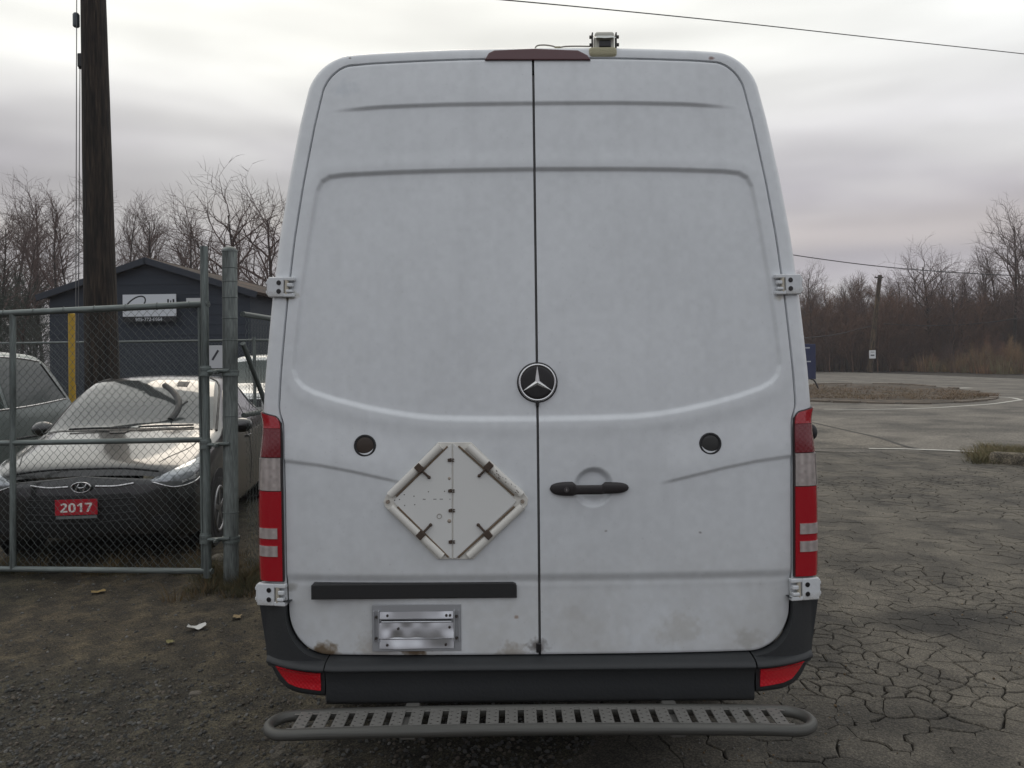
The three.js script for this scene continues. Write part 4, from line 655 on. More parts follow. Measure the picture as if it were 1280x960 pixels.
// ------------------------------------------------------------------ cars: lofted bodies, glass and lamps wrapped on the body surface
function crSample(pts, n) { const c = new THREE.CatmullRomCurve3(pts.map(p => V3(p[0], p[1], 0)), false, 'centripetal'); return c.getSpacedPoints(n).map(p => [p.x, p.y]); }
function carBody(st) {   // st: stations front to back {z, yb, wS, yS, yB, wB, yE, wT, yT}
  const NS = 90, NT = 40; const keys = Object.keys(st[0]); const zs = st.map(s => s.z);
  const ev = (k, z) => { let i = 0; while (i < st.length - 2 && z < st[i + 1].z) i++; const a = st[i], b = st[i + 1], t = clamp((z - a.z) / (b.z - a.z)); const p0 = st[Math.max(0, i - 1)], p3 = st[Math.min(st.length - 1, i + 2)]; const m1 = (b[k] - p0[k]) / (b.z - p0.z || 1e-3), m2 = (p3[k] - a[k]) / (p3.z - a.z || 1e-3), h = b.z - a.z; const s = (b[k] - a[k]) / h; const lim = (m) => s === 0 ? 0 : clamp(m / s, 0, 2.2) * s; const M1 = lim(m1), M2 = lim(m2); const t2 = t * t, t3 = t2 * t; return (2 * t3 - 3 * t2 + 1) * a[k] + (t3 - 2 * t2 + t) * h * M1 + (-2 * t3 + 3 * t2) * b[k] + (t3 - t2) * h * M2; };
  const z0 = zs[0], z1 = zs[zs.length - 1];
  const secs = []; for (let i = 0; i <= NS; i++) { const u = i / NS, w = u < 0.5 ? 0.5 * Math.pow(2 * u, 1.35) : 1 - 0.5 * Math.pow(2 - 2 * u, 1.35); const z = lerp(z0, z1, w); const s = {}; for (const k of keys) s[k] = ev(k, z); s.z = z;
    const pts = [[s.wS * 0.9, s.yb], [s.wS * 0.985, s.yb + 0.05], [s.wS, lerp(s.yb, s.yS, 0.5)], [s.wS, s.yS], [lerp(s.wS, s.wB, 0.55), lerp(s.yS, s.yB, 0.75)], [s.wB, s.yB], [lerp(s.wB, s.wT, 0.5) + 0.012, lerp(s.yB, s.yE, 0.5)], [s.wT, s.yE], [s.wT * 0.9, lerp(s.yE, s.yT, 0.45)], [s.wT * 0.5, lerp(s.yE, s.yT, 0.86)], [0, s.yT]];
    secs.push(crSample(pts, NT).map(p => [p[0], p[1], z])); }
  const all = secs.map(s => [...s.map(p => [-p[0], p[1], p[2]]), ...s.slice(0, -1).reverse()]);
  const M = all[0].length - 1; const skin = grid(M, NS, (u, v, i, j) => all[j][i], q => [q[0], q[2]]);
  const cap = (ring, dz) => { const n = 12; const half = ring.slice(0, NT + 1).map(p => [-p[0], p[1]]); const yMin = half[0][1], yMax = half[NT][1]; const wAt = (y) => { for (let i = 1; i < half.length; i++) if (y <= half[i][1]) return lerp(half[i - 1][0], half[i][0], (y - half[i - 1][1]) / (half[i][1] - half[i - 1][1] + 1e-9)); return 0; }; const zz = ring[0][2]; return grid(24, n, (u, v) => { const y = lerp(yMin, yMax, v), w = wAt(y), x = (u * 2 - 1) * w; const e = 1 - Math.pow(Math.abs(u * 2 - 1), 3); return [x, y, zz + dz * e * Math.pow(Math.sin(Math.PI * clamp(v * 0.9 + 0.05)), 0.5)]; }, q => [q[0], q[1]]); };
  return merge([skin, cap(all[0], 0.06), cap(all[NS], -0.05)]);
}
const RC = new THREE.Raycaster();
function wrap(target, dir, topPts, botPts, nu, nv, off, thick = 0.012, lift) {   // polylines in 3D; each grid point is dropped onto the body along dir
  const d = V3(...dir).normalize(); const cT = new THREE.CatmullRomCurve3(topPts.map(p => V3(...p)), false, 'centripetal'), cB = new THREE.CatmullRomCurve3(botPts.map(p => V3(...p)), false, 'centripetal');
  let last = null; const P0 = [];
  for (let j = 0; j <= nv; j++) for (let i = 0; i <= nu; i++) { const q = cB.getPoint(i / nu).lerp(cT.getPoint(i / nu), j / nv); const o = q.clone().addScaledVector(d, -4); RC.set(o, d); const hit = RC.intersectObject(target, false)[0]; let t; if (hit) { t = hit.distance; last = t; } else t = last ?? 4; P0.push(o.addScaledVector(d, t)); }
  const base = grid(nu, nv, (u, v, i, j) => P0[j * (nu + 1) + i].toArray()); const N = base.attributes.normal; let flip = 0; for (let i = 0; i < N.count; i++) flip += N.getX(i) * d.x + N.getY(i) * d.y + N.getZ(i) * d.z; const sg = flip > 0 ? -1 : 1;
  const outP = (i, j) => { const k = j * (nu + 1) + i; const bl = lift ? lift(i / nu, j / nv) : 0; return [P0[k].x + sg * N.getX(k) * (off + bl), P0[k].y + sg * N.getY(k) * (off + bl), P0[k].z + sg * N.getZ(k) * (off + bl)]; };
  const g = grid(nu, nv, (u, v, i, j) => outP(i, j), (q, u, v) => [u, v]);
  const lp = []; for (let i = 0; i <= nu; i++) lp.push([i, 0]); for (let j = 1; j <= nv; j++) lp.push([nu, j]); for (let i = nu - 1; i >= 0; i--) lp.push([i, nv]); for (let j = nv - 1; j >= 0; j--) lp.push([0, j]);
  const e = grid(lp.length - 1, 1, (u, v, a, b) => { const [i, j] = lp[a], q = outP(i, j); if (!b) return q; const k = j * (nu + 1) + i; return [q[0] - sg * N.getX(k) * thick, q[1] - sg * N.getY(k) * thick, q[2] - sg * N.getZ(k) * thick]; });
  return merge([g, e]);
}
function wrapLine(target, dir, pts, r, off = 0, n = 30) { const d = V3(...dir).normalize(); const c = new THREE.CatmullRomCurve3(pts.map(p => V3(...p)), false, 'centripetal'); const out = []; for (let i = 0; i <= n; i++) { const o = c.getPoint(i / n).addScaledVector(d, -4); RC.set(o, d); const h = RC.intersectObject(target, false)[0]; if (h) out.push(h.point.clone().addScaledVector(d, -off)); } return tube(out, r, n * 2, 6); }
const glass = (t = 0.02) => mat(t, t * 1.1, t * 1.1, 0.06, 0, { clearcoat: 1, clearcoatRoughness: 0.03 });
const tyreM = mat(0.018, 0.018, 0.018, 0.85), alloy = mat(0.35, 0.35, 0.36, 0.35, 0.9);
function carWheels(car, half, zs, r = 0.31) { for (const s of [-1, 1]) for (const z of zs) { const w = new THREE.Group(); w.name = 'wheel'; w.position.set(s * (half - 0.09), r, z); car.add(w); part('tyre', new THREE.LatheGeometry([[r * 0.64, -0.09], [r * 0.93, -0.1], [r, -0.07], [r, 0.07], [r * 0.93, 0.1], [r * 0.64, 0.09]].map(p => new THREE.Vector2(...p)), 36).rotateZ(Math.PI / 2), tyreM, w); const sp = []; for (let k = 0; k < 5; k++) sp.push(box(0.03, r * 0.6, 0.05, 0, r * 0.33, 0, 0.008).rotateX(k * Math.PI * 2 / 5).translate(s * 0.085, 0, 0)); part('rim', [...sp, new THREE.TorusGeometry(r * 0.64, 0.018, 8, 30).rotateY(Math.PI / 2).translate(s * 0.09, 0, 0), new THREE.CylinderGeometry(0.05, 0.05, 0.03, 16).rotateZ(Math.PI / 2).translate(s * 0.085, 0, 0)], alloy, w); part('wheel_well_shade', new THREE.CylinderGeometry(r + 0.055, r + 0.055, 0.012, 36).rotateZ(Math.PI / 2).translate(s * (half + 0.001), r + 0.005, z), rubberAndGapShade, car); } }  // dark disc stands in for the shade inside each wheel well

// dark compact sedan behind the gate, nose to the gate
{
  const em = at(103, 605, 6.28);
  const car = thing('sedan', 'dark compact sedan parked nose to the gate, red year card on its grille', 'car', [em.x - 2.17 * Math.sin(0.14), 0, em.z - 2.17 * Math.cos(0.14)], 0.14); car.updateMatrixWorld(true);
  const st = [
    { z: 2.13, yb: 0.26, wS: 0.62, yS: 0.52, yB: 0.66, wB: 0.6, yE: 0.71, wT: 0.53, yT: 0.735 },
    { z: 2.08, yb: 0.2, wS: 0.73, yS: 0.54, yB: 0.71, wB: 0.68, yE: 0.765, wT: 0.58, yT: 0.8 },
    { z: 1.9, yb: 0.18, wS: 0.815, yS: 0.56, yB: 0.77, wB: 0.755, yE: 0.82, wT: 0.63, yT: 0.86 },
    { z: 1.5, yb: 0.18, wS: 0.845, yS: 0.6, yB: 0.86, wB: 0.785, yE: 0.9, wT: 0.66, yT: 0.95 },
    { z: 1.12, yb: 0.17, wS: 0.85, yS: 0.62, yB: 0.93, wB: 0.795, yE: 0.97, wT: 0.69, yT: 1.02 },
    { z: 1.0, yb: 0.17, wS: 0.85, yS: 0.62, yB: 0.945, wB: 0.8, yE: 0.99, wT: 0.72, yT: 1.04 },
    { z: 0.6, yb: 0.17, wS: 0.85, yS: 0.64, yB: 0.965, wB: 0.8, yE: 1.23, wT: 0.67, yT: 1.29 },
    { z: 0.22, yb: 0.17, wS: 0.85, yS: 0.64, yB: 0.975, wB: 0.8, yE: 1.405, wT: 0.6, yT: 1.455 },
    { z: -0.15, yb: 0.17, wS: 0.85, yS: 0.64, yB: 0.98, wB: 0.795, yE: 1.435, wT: 0.575, yT: 1.49 },
    { z: -0.7, yb: 0.17, wS: 0.85, yS: 0.64, yB: 0.99, wB: 0.79, yE: 1.42, wT: 0.56, yT: 1.475 },
    { z: -1.2, yb: 0.18, wS: 0.845, yS: 0.62, yB: 1.0, wB: 0.775, yE: 1.27, wT: 0.57, yT: 1.34 },
    { z: -1.65, yb: 0.2, wS: 0.83, yS: 0.62, yB: 0.99, wB: 0.74, yE: 1.04, wT: 0.62, yT: 1.08 },
    { z: -2.08, yb: 0.24, wS: 0.77, yS: 0.6, yB: 0.92, wB: 0.68, yE: 0.97, wT: 0.6, yT: 1.01 },
    { z: -2.18, yb: 0.3, wS: 0.66, yS: 0.58, yB: 0.86, wB: 0.6, yE: 0.9, wT: 0.52, yT: 0.93 }];
  const dust = texture(256, 256, (u, v) => { const n = 0.8 + 0.45 * (fbm(u * 9, v * 9, 4, 230, 9) - 0.5); return [n, n, n * 0.98]; });
  const paintC = mat(0.016, 0.015, 0.016, 0.3, 0, { map: dust, clearcoat: 1, clearcoatRoughness: 0.07 });
  const body = part('body', carBody(st), paintC, car); body.updateMatrixWorld(true); const B = new THREE.Mesh(body.geometry, paintC);
  const gl = glass(0.05); const trim = mat(0.012, 0.012, 0.013, 0.5);
  // windscreen, roof edge and cowl
  part('windscreen', wrap(B, [0, -0.62, -0.78], [[-0.58, 1.41, 0.23], [-0.3, 1.44, 0.25], [0, 1.448, 0.26], [0.3, 1.44, 0.25], [0.58, 1.41, 0.23]], [[-0.725, 0.99, 1.0], [-0.36, 1.02, 1.08], [0, 1.03, 1.11], [0.36, 1.02, 1.08], [0.725, 0.99, 1.0]], 26, 14, 0.005), gl, car);
  part('cowl', wrap(B, [0, -1, -0.1], [[-0.7, 1, 1.0], [0, 1.03, 1.1], [0.7, 1, 1.0]], [[-0.7, 0.98, 1.06], [0, 1.0, 1.18], [0.7, 0.98, 1.06]], 20, 3, 0.004), trim, car);
  for (const [a, b, k] of [[[-0.5, 1.01, 1.11], [0.02, 1.0, 1.15], 0], [[0.1, 1.02, 1.12], [0.56, 1.03, 1.02], 0]]) part('wiper', wrapLine(B, [0, -1, 0], [a, [(a[0] + b[0]) / 2, 1, (a[2] + b[2]) / 2 + 0.0], b], 0.009, 0.022, 12), trim, car);
  part('washer_nozzle', [wrap(B, [0, -1, 0], [[-0.16, 1, 1.12], [0.06, 1, 1.13]], [[-0.1, 1, 1.26], [0.02, 1, 1.26]], 6, 4, 0.007)], trim, car);
  for (const s of [-1, 1]) {
    // pillars' dark edge strips and the side glass
    part('pillar_trim', wrapLine(B, [-s * 0.35, -0.62, -0.7], [[s * 0.755, 0.98, 0.98], [s * 0.69, 1.22, 0.58], [s * 0.61, 1.41, 0.2], [s * 0.5, 1.46, 0.05]], 0.012, 0), trim, car);
    part('side_window', wrap(B, [-s, -0.12, 0], [[s * 0.7, 1.05, 0.72], [s * 0.62, 1.33, 0.18], [s * 0.6, 1.36, -0.2]], [[s * 0.8, 0.985, 0.74], [s * 0.8, 0.985, 0.3], [s * 0.8, 0.985, -0.22]], 16, 8, 0.004), glass(0.02), car);
    part('side_window', wrap(B, [-s, -0.12, 0], [[s * 0.6, 1.36, -0.26], [s * 0.6, 1.345, -0.75], [s * 0.62, 1.2, -1.15]], [[s * 0.8, 0.99, -0.28], [s * 0.8, 1.0, -0.7], [s * 0.8, 1.03, -1.15]], 16, 8, 0.004), glass(0.02), car);
    part('door_handle', box(0.02, 0.03, 0.16, s * 0.845, 0.83, -0.18, 0.008), paintC, car);
    // swept headlight
    const hl = part('headlight', wrap(B, [-s * 0.55, -0.2, -0.8], [[s * 0.48, 0.68, 2.1], [s * 0.62, 0.745, 2.02], [s * 0.74, 0.8, 1.86], [s * 0.795, 0.825, 1.62]], [[s * 0.48, 0.66, 2.1], [s * 0.63, 0.61, 2.05], [s * 0.77, 0.64, 1.9], [s * 0.815, 0.745, 1.62]], 24, 10, 0.006, 0.02, (u, v) => 0.018 * Math.sin(Math.PI * u) * Math.sin(Math.PI * v)), mat(0.34, 0.36, 0.38, 0.1, 0.6, { clearcoat: 1, clearcoatRoughness: 0.03 }), car);
    part('lamp_bezel', wrapLine(B, [-s * 0.55, -0.2, -0.8], [[s * 0.48, 0.66, 2.1], [s * 0.63, 0.61, 2.05], [s * 0.77, 0.64, 1.9], [s * 0.815, 0.745, 1.62]], 0.007, 0.008), chrome, hl);
    part('lamp_reflector', wrap(B, [-s * 0.55, -0.2, -0.8], [[s * 0.66, 0.71, 2.0], [s * 0.74, 0.74, 1.9]], [[s * 0.66, 0.63, 2.0], [s * 0.76, 0.66, 1.9]], 8, 6, 0.02, 0.01), mat(0.5, 0.5, 0.5, 0.08, 1), hl);
    part('hood_gap_shade', wrapLine(B, [0, -1, 0], [[s * 0.53, 0.75, 2.0], [s * 0.655, 0.86, 1.6], [s * 0.69, 0.96, 1.12]], 0.004, 0.0), rubberAndGapShade, car);  // dark tube painting the shade in the hood gap, no seal
    const mir = part('side_mirror', [new THREE.SphereGeometry(0.1, 18, 12).scale(1.05, 0.72, 0.75).translate(s * 0.92, 1.0, 0.62), box(0.12, 0.04, 0.06, s * 0.82, 0.965, 0.64, 0.015)], paintC, car);
    part('fog_lamp', wrap(B, [-s * 0.3, 0, -1], [[s * 0.48, 0.4, 2.1], [s * 0.66, 0.42, 2.05]], [[s * 0.5, 0.3, 2.1], [s * 0.66, 0.3, 2.05]], 8, 5, 0.006), trim, car);
    part('door_gap_shade', [wrapLine(B, [-s, 0, 0], [[s * 0.85, 0.92, 0.95], [s * 0.85, 0.6, 0.98], [s * 0.85, 0.3, 0.9]], 0.004, 0), wrapLine(B, [-s, 0, 0], [[s * 0.85, 0.95, -0.25], [s * 0.85, 0.6, -0.25], [s * 0.85, 0.3, -0.2]], 0.004, 0)], rubberAndGapShade, car);  // dark tubes paint the shade of the door gaps
    part('tail_lamp', wrap(B, [-s * 0.4, 0, 1], [[s * 0.5, 0.88, -2.1], [s * 0.72, 0.88, -2.0]], [[s * 0.5, 0.74, -2.1], [s * 0.74, 0.74, -2.0]], 8, 5, 0.006), redLens, car);
  }
  // hood front edge, grille, chrome line, badge, bumper openings
  part('hood_edge_shade', wrapLine(B, [0, -0.5, -1], [[-0.55, 0.755, 2.1], [-0.3, 0.785, 2.1], [0, 0.79, 2.1], [0.3, 0.785, 2.1], [0.55, 0.755, 2.1]], 0.0085, 0.001), rubberAndGapShade, car);  // dark tube paints the shaded slot along the hood front
  part('grille', wrap(B, [0, 0, -1], [[-0.36, 0.6, 2.1], [0, 0.59, 2.1], [0.36, 0.6, 2.1]], [[-0.46, 0.33, 2.1], [0, 0.28, 2.1], [0.46, 0.33, 2.1]], 20, 8, 0.004), trim, car);
  for (let k = 0; k < 4; k++) part('grille_bar', wrapLine(B, [0, 0, -1], [[-0.4, 0.56 - k * 0.055, 2.1], [0, 0.55 - k * 0.06, 2.1], [0.4, 0.56 - k * 0.055, 2.1]], 0.006, 0.006), trim, car);
  for (const s of [-1, 1]) part('chrome_strip', wrapLine(B, [0, 0, -1], [[s * 0.1, 0.658, 2.1], [s * 0.25, 0.655, 2.1], [s * 0.38, 0.672, 2.1]], 0.009, 0.004), chrome, car);
  { const bg = new THREE.Group(); bg.name = 'badge'; bg.position.set(0, 0.656, 2.2); car.add(bg);
    part('badge_oval', new THREE.TorusGeometry(0.07, 0.0085, 8, 36).scale(1, 0.56, 1), chrome, bg);
    part('badge_back', new THREE.SphereGeometry(0.07, 24, 10).scale(1, 0.56, 0.12).translate(0, 0, -0.012), trim, bg);
    for (const s of [-1, 1]) part('badge_stroke', tube([[s * 0.028 - 0.014, -0.03, 0], [s * 0.028, 0.0, 0.004], [s * 0.028 + 0.016, 0.03, 0]], 0.0075, 10, 6), chrome, bg);
    part('badge_stroke', tube([[-0.028, 0.002, 0.003], [0, -0.004, 0.005], [0.028, 0.002, 0.003]], 0.0065, 10, 6), chrome, bg); }
  // red year card
  const card = thing('year_card', 'red card reading 2017 fixed on the sedan grille', 'card', at(95.5, 636, 6.215).toArray(), 0.14);
  const cv = document.createElement('canvas'); cv.width = 256; cv.height = 110; const c = cv.getContext('2d'); c.fillStyle = '#b31226'; c.fillRect(0, 0, 256, 110); c.fillStyle = '#e9e4df'; c.font = 'bold 92px sans-serif'; c.textAlign = 'center'; c.textBaseline = 'middle'; c.fillText('2017', 128, 58, 226);
  const ct = new THREE.CanvasTexture(cv); ct.colorSpace = THREE.SRGBColorSpace;
  const fg = new THREE.PlaneGeometry(0.305, 0.118).translate(0, 0.012, 0.0045); part('card_print', fg, new THREE.MeshStandardMaterial({ map: ct, roughness: 0.6 }), card); part('card_back', box(0.31, 0.122, 0.006, 0, 0.012, 0, 0.002), mat(0.4, 0.02, 0.03, 0.6), card); part('card_strip', box(0.3, 0.022, 0.004, 0, -0.066, 0, 0.001), mat(0.17, 0.175, 0.175, 0.6), card);
  // dark reflection modelled as tubes on the windscreen, and the mirror
  { // dark tubes paint a pole reflection onto the glass, measured on the photograph
    const loc = (px, py) => car.worldToLocal(at(px, py, 8)).toArray(); const from = car.worldToLocal(V3(0, EYE, 0)); const dr = V3(...loc(212, 500)).sub(from).normalize().toArray();
    part('windscreen_reflection', wrapLine(B, dr, [[206, 482], [213, 487], [221, 497], [223, 507], [219, 517], [213, 524]].map(p => loc(...p)), 0.034, 0.0), trim, car);
    part('windscreen_reflection', wrapLine(B, dr, [[226, 507], [234, 502]].map(p => loc(...p)), 0.012, 0.004, 6), trim, car); }
  part('rear_view_mirror', wrap(B, [0, -0.62, -0.78], [[0.24, 1.395, 0.26], [0.35, 1.39, 0.26]], [[0.25, 1.35, 0.36], [0.35, 1.345, 0.36]], 6, 4, 0.009), trim, car);
  carWheels(car, 0.845, [1.33, -1.24], 0.305);
}
// estate cars further back (only the silver one shows much)
function wagon(name, label, pos, turn, col, rough = 0.35) {
  const car = thing(name, label, 'car', pos, turn);
  const st = [
    { z: 2.2, yb: 0.34, wS: 0.64, yS: 0.6, yB: 0.78, wB: 0.62, yE: 0.82, wT: 0.5, yT: 0.84 },
    { z: 2.08, yb: 0.27, wS: 0.8, yS: 0.62, yB: 0.85, wB: 0.74, yE: 0.9, wT: 0.6, yT: 0.93 },
    { z: 1.6, yb: 0.25, wS: 0.87, yS: 0.65, yB: 0.95, wB: 0.8, yE: 1.0, wT: 0.66, yT: 1.04 },
    { z: 1.15, yb: 0.25, wS: 0.88, yS: 0.68, yB: 1.01, wB: 0.82, yE: 1.07, wT: 0.7, yT: 1.12 },
    { z: 0.75, yb: 0.25, wS: 0.88, yS: 0.7, yB: 1.04, wB: 0.83, yE: 1.36, wT: 0.7, yT: 1.42 },
    { z: 0.4, yb: 0.25, wS: 0.88, yS: 0.7, yB: 1.06, wB: 0.83, yE: 1.7, wT: 0.64, yT: 1.77 },
    { z: -0.2, yb: 0.25, wS: 0.88, yS: 0.7, yB: 1.06, wB: 0.83, yE: 1.76, wT: 0.62, yT: 1.82 },
    { z: -1.3, yb: 0.25, wS: 0.88, yS: 0.7, yB: 1.07, wB: 0.82, yE: 1.735, wT: 0.61, yT: 1.79 },
    { z: -1.68, yb: 0.27, wS: 0.87, yS: 0.7, yB: 1.07, wB: 0.81, yE: 1.64, wT: 0.62, yT: 1.71 },
    { z: -2.1, yb: 0.3, wS: 0.86, yS: 0.7, yB: 1.06, wB: 0.79, yE: 1.2, wT: 0.7, yT: 1.28 },
    { z: -2.25, yb: 0.36, wS: 0.8, yS: 0.68, yB: 0.98, wB: 0.74, yE: 1.04, wT: 0.66, yT: 1.08 }];
  const pm = mat(...col, rough, 0.5, { clearcoat: 0.7, clearcoatRoughness: 0.25 }); const bodyG = carBody(st); part('body', bodyG, pm, car); const B = new THREE.Mesh(bodyG, pm);
  const gl = mat(0.03, 0.045, 0.04, 0.2, 0, { clearcoat: 0.2, clearcoatRoughness: 0.05 });
  part('windscreen', wrap(B, [0, -0.5, -0.8], [[-0.6, 1.6, 0.5], [0, 1.66, 0.5], [0.6, 1.6, 0.5]], [[-0.7, 1.1, 1.1], [0, 1.13, 1.15], [0.7, 1.1, 1.1]], 20, 10, 0.005), gl, car);
  part('rear_window', wrap(B, [0, -0.2, 1], [[-0.56, 1.58, -1.8], [0.56, 1.58, -1.8]], [[-0.64, 1.24, -2], [0.64, 1.24, -2]], 16, 8, 0.005), gl, car);
  for (const s of [-1, 1]) {
    const wins = [[[[s * 0.7, 1.16, 0.9], [s * 0.7, 1.64, 0.38], [s * 0.7, 1.695, -0.3]], [[s * 0.8, 1.08, 0.9], [s * 0.8, 1.075, 0.4], [s * 0.8, 1.075, -0.36]]], [[[s * 0.7, 1.695, -0.38], [s * 0.7, 1.695, -1.0], [s * 0.7, 1.65, -1.5]], [[s * 0.8, 1.075, -0.44], [s * 0.8, 1.095, -1.2], [s * 0.8, 1.14, -1.93]]]];
    for (const [t, b] of wins) part('side_window', wrap(B, [-s, -0.1, 0], t, b, 14, 8, 0.004), gl, car);
    part('window_trim', wrapLine(B, [-s, -0.1, 0], [[s * 0.8, 1.065, 0.95], [s * 0.8, 1.055, 0], [s * 0.8, 1.075, -1], [s * 0.8, 1.125, -1.95]], 0.013, 0.004), chrome, car);
    part('window_trim', wrapLine(B, [-s, -0.1, 0], [[s * 0.7, 1.65, 0.4], [s * 0.7, 1.715, -0.1], [s * 0.7, 1.712, -1], [s * 0.7, 1.665, -1.52]], 0.013, 0.004), chrome, car);
    part('rear_pillar_seal', wrapLine(B, [-s, -0.1, 0], [[s * 0.7, 1.63, -1.53], [s * 0.75, 1.4, -1.73], [s * 0.8, 1.14, -1.95]], 0.014, 0.003), blackGloss, car);
    part('side_mirror', [new THREE.SphereGeometry(0.12, 16, 12).scale(0.95, 0.75, 0.7).translate(s * 0.98, 1.14, 0.85)], blackPlastic, car);
    part('headlight', wrap(B, [-s * 0.5, -0.1, -0.9], [[s * 0.5, 0.82, 2.1], [s * 0.78, 0.84, 1.95]], [[s * 0.5, 0.68, 2.1], [s * 0.8, 0.7, 1.95]], 12, 6, 0.006), mat(0.4, 0.4, 0.42, 0.1, 0.7), car);
    part('tail_lamp', wrap(B, [-s * 0.5, 0, 0.8], [[s * 0.6, 0.96, -2.1], [s * 0.74, 0.95, -2.1]], [[s * 0.6, 0.76, -2.2], [s * 0.74, 0.76, -2.15]], 8, 6, 0.006), redLens, car);
    part('rub_strip', wrapLine(B, [-s, 0, 0], [[s * 0.9, 0.66, 1.7], [s * 0.9, 0.68, 0], [s * 0.9, 0.68, -1.9]], 0.016, 0), blackPlastic, car);
  }
  part('grille', wrap(B, [0, 0, -1], [[-0.45, 0.78, 2.2], [0.45, 0.78, 2.2]], [[-0.45, 0.6, 2.2], [0.45, 0.6, 2.2]], 10, 5, 0.004), blackPlastic, car);
  part('front_bumper', wrap(B, [0, 0, -1], [[-0.6, 0.52, 2.2], [0.6, 0.52, 2.2]], [[-0.6, 0.38, 2.2], [0.6, 0.38, 2.2]], 10, 5, 0.02), blackPlastic, car);
  carWheels(car, 0.875, [1.4, -1.35], 0.34); return car;
}
wagon('estate_car', 'silver-green estate car with chrome window trim, beside the dark sedan', [-7.11, 0, -9.53], 0.055, [0.19, 0.225, 0.215]);
wagon('estate_car', 'white estate car beyond the rear fence, glimpsed between gate post and van', [-6.3, 0, -20.5], 0.05, [0.6, 0.61, 0.6]);
scene.fog = new THREE.FogExp2(lin(0.8, 0.78, 0.8), 0.0007);
// ------------------------------------------------------------------ pole, wires, building, signs
const barkTex = texture(256, 512, (u, v) => { const n = 0.6 + 0.9 * (fbm(u * 24, v * 24, 4, 300, 24) - 0.5) + 0.3 * (vnoise(u * 64, v * 64, 301, 64) - 0.5); return [n, n * 0.97, n * 0.93]; });
const poleWood = mat(0.05, 0.037, 0.028, 0.9, 0, { map: barkTex, bumpMap: barkTex, bumpScale: 0.012 });
{
  const D = 11, b = at(128, 470, D), t = at(117, 0, D); const p = thing('utility_pole', 'weathered brown wooden utility pole rising behind the parked cars', 'utility pole', [b.x, 0, -D]);
  const sl = (t.x - b.x) / (t.y - b.y), H = 10.5; const r = (y) => lerp(0.235, 0.155, clamp(y / 7)); const g = grid(28, 60, (u, v) => { const y = v * H, a = u * 2 * Math.PI, rr = r(y) * (1 + 0.03 * (fbm(u * 6, y * 1.5, 2, 305) - 0.5)); return [sl * (y - 1.3) + Math.cos(a) * rr, y, Math.sin(a) * rr]; }, (q, u, v) => [u * 2, v * 1.6]);
  part('pole_shaft', g, poleWood, p);
  const bx2 = at(99.5, 76, D - 0.05); part('guy_bracket', [box(0.07, 0.19, 0.12, bx2.x - b.x + 0.02, bx2.y, 0.03, 0.015)], mat(0.03, 0.03, 0.032, 0.6, 0.3), p);
  const steelW = mat(0.13, 0.13, 0.13, 0.5, 0.6);
  const w1 = at(96, -30, D), w1b = at(94, 480, D - 0.3), ins = at(95.3, 25, D);
  const gw = thing('guy_wire', 'thin steel guy wire with dark insulator, hanging beside the wooden pole', 'wire', [w1b.x, 0, w1b.z]);
  const rel = (v) => v.clone().sub(gw.position);
  part('wire', rod(rel(at(94.5, 480, D - 0.3)), rel(at(96, -30, D)), 0.006, 6), steelW, gw);
  part('insulator', new THREE.LatheGeometry([[0, -0.1], [0.03, -0.1], [0.045, -0.085], [0.045, 0.07], [0.03, 0.095], [0, 0.1]].map(q => new THREE.Vector2(...q)), 14).translate(...rel(ins).toArray()), mat(0.045, 0.06, 0.07, 0.4), gw);
  const g2 = thing('guy_wire', 'thinner steel wire running down from the bracket on the wooden pole', 'wire', [0, 0, 0]); g2.position.copy(at(98, 480, D - 0.2)); g2.position.y = 0; const rel2 = (v) => v.clone().sub(g2.position);
  part('wire', rod(rel2(at(97.5, 480, D - 0.2)), rel2(at(100, 82, D)), 0.006, 6), steelW, g2);
  part('clamp', box(0.03, 0.05, 0.03, ...rel2(at(100, 84, D)).toArray(), 0.004), mat(0.03, 0.03, 0.032, 0.6, 0.3), g2);
}
function wire(label, pts, r) { const c = pts.map(p => at(...p)); solo('overhead_wire', tube(c, r, 60, 5), mat(0.04, 0.04, 0.042, 0.7), label, 'wire'); }
wire('overhead wire crossing the sky above the van roof', [[480, -12, 13], [620, -1, 14], [900, 26, 17], [1100, 48, 19], [1290, 68.5, 21], [1420, 84, 23]], 0.011);
wire('overhead wire above the bare wood, passing the leaning wooden pole', [[960, 313, 80], [1000, 320, 82], [1100, 333, 84], [1200, 341, 84], [1290, 345, 83], [1400, 346, 82]], 0.05);
wire('low overhead wire strung in front of the bare wood', [[1105, 405, 86], [1160, 407, 86], [1220, 404.5, 85], [1290, 396, 83], [1400, 384, 80]], 0.05);
wire('low overhead wire between the blue sign and the leaning wooden pole', [[960, 427, 84], [1010, 422, 84], [1045, 418, 85], [1098, 405, 86]], 0.045);
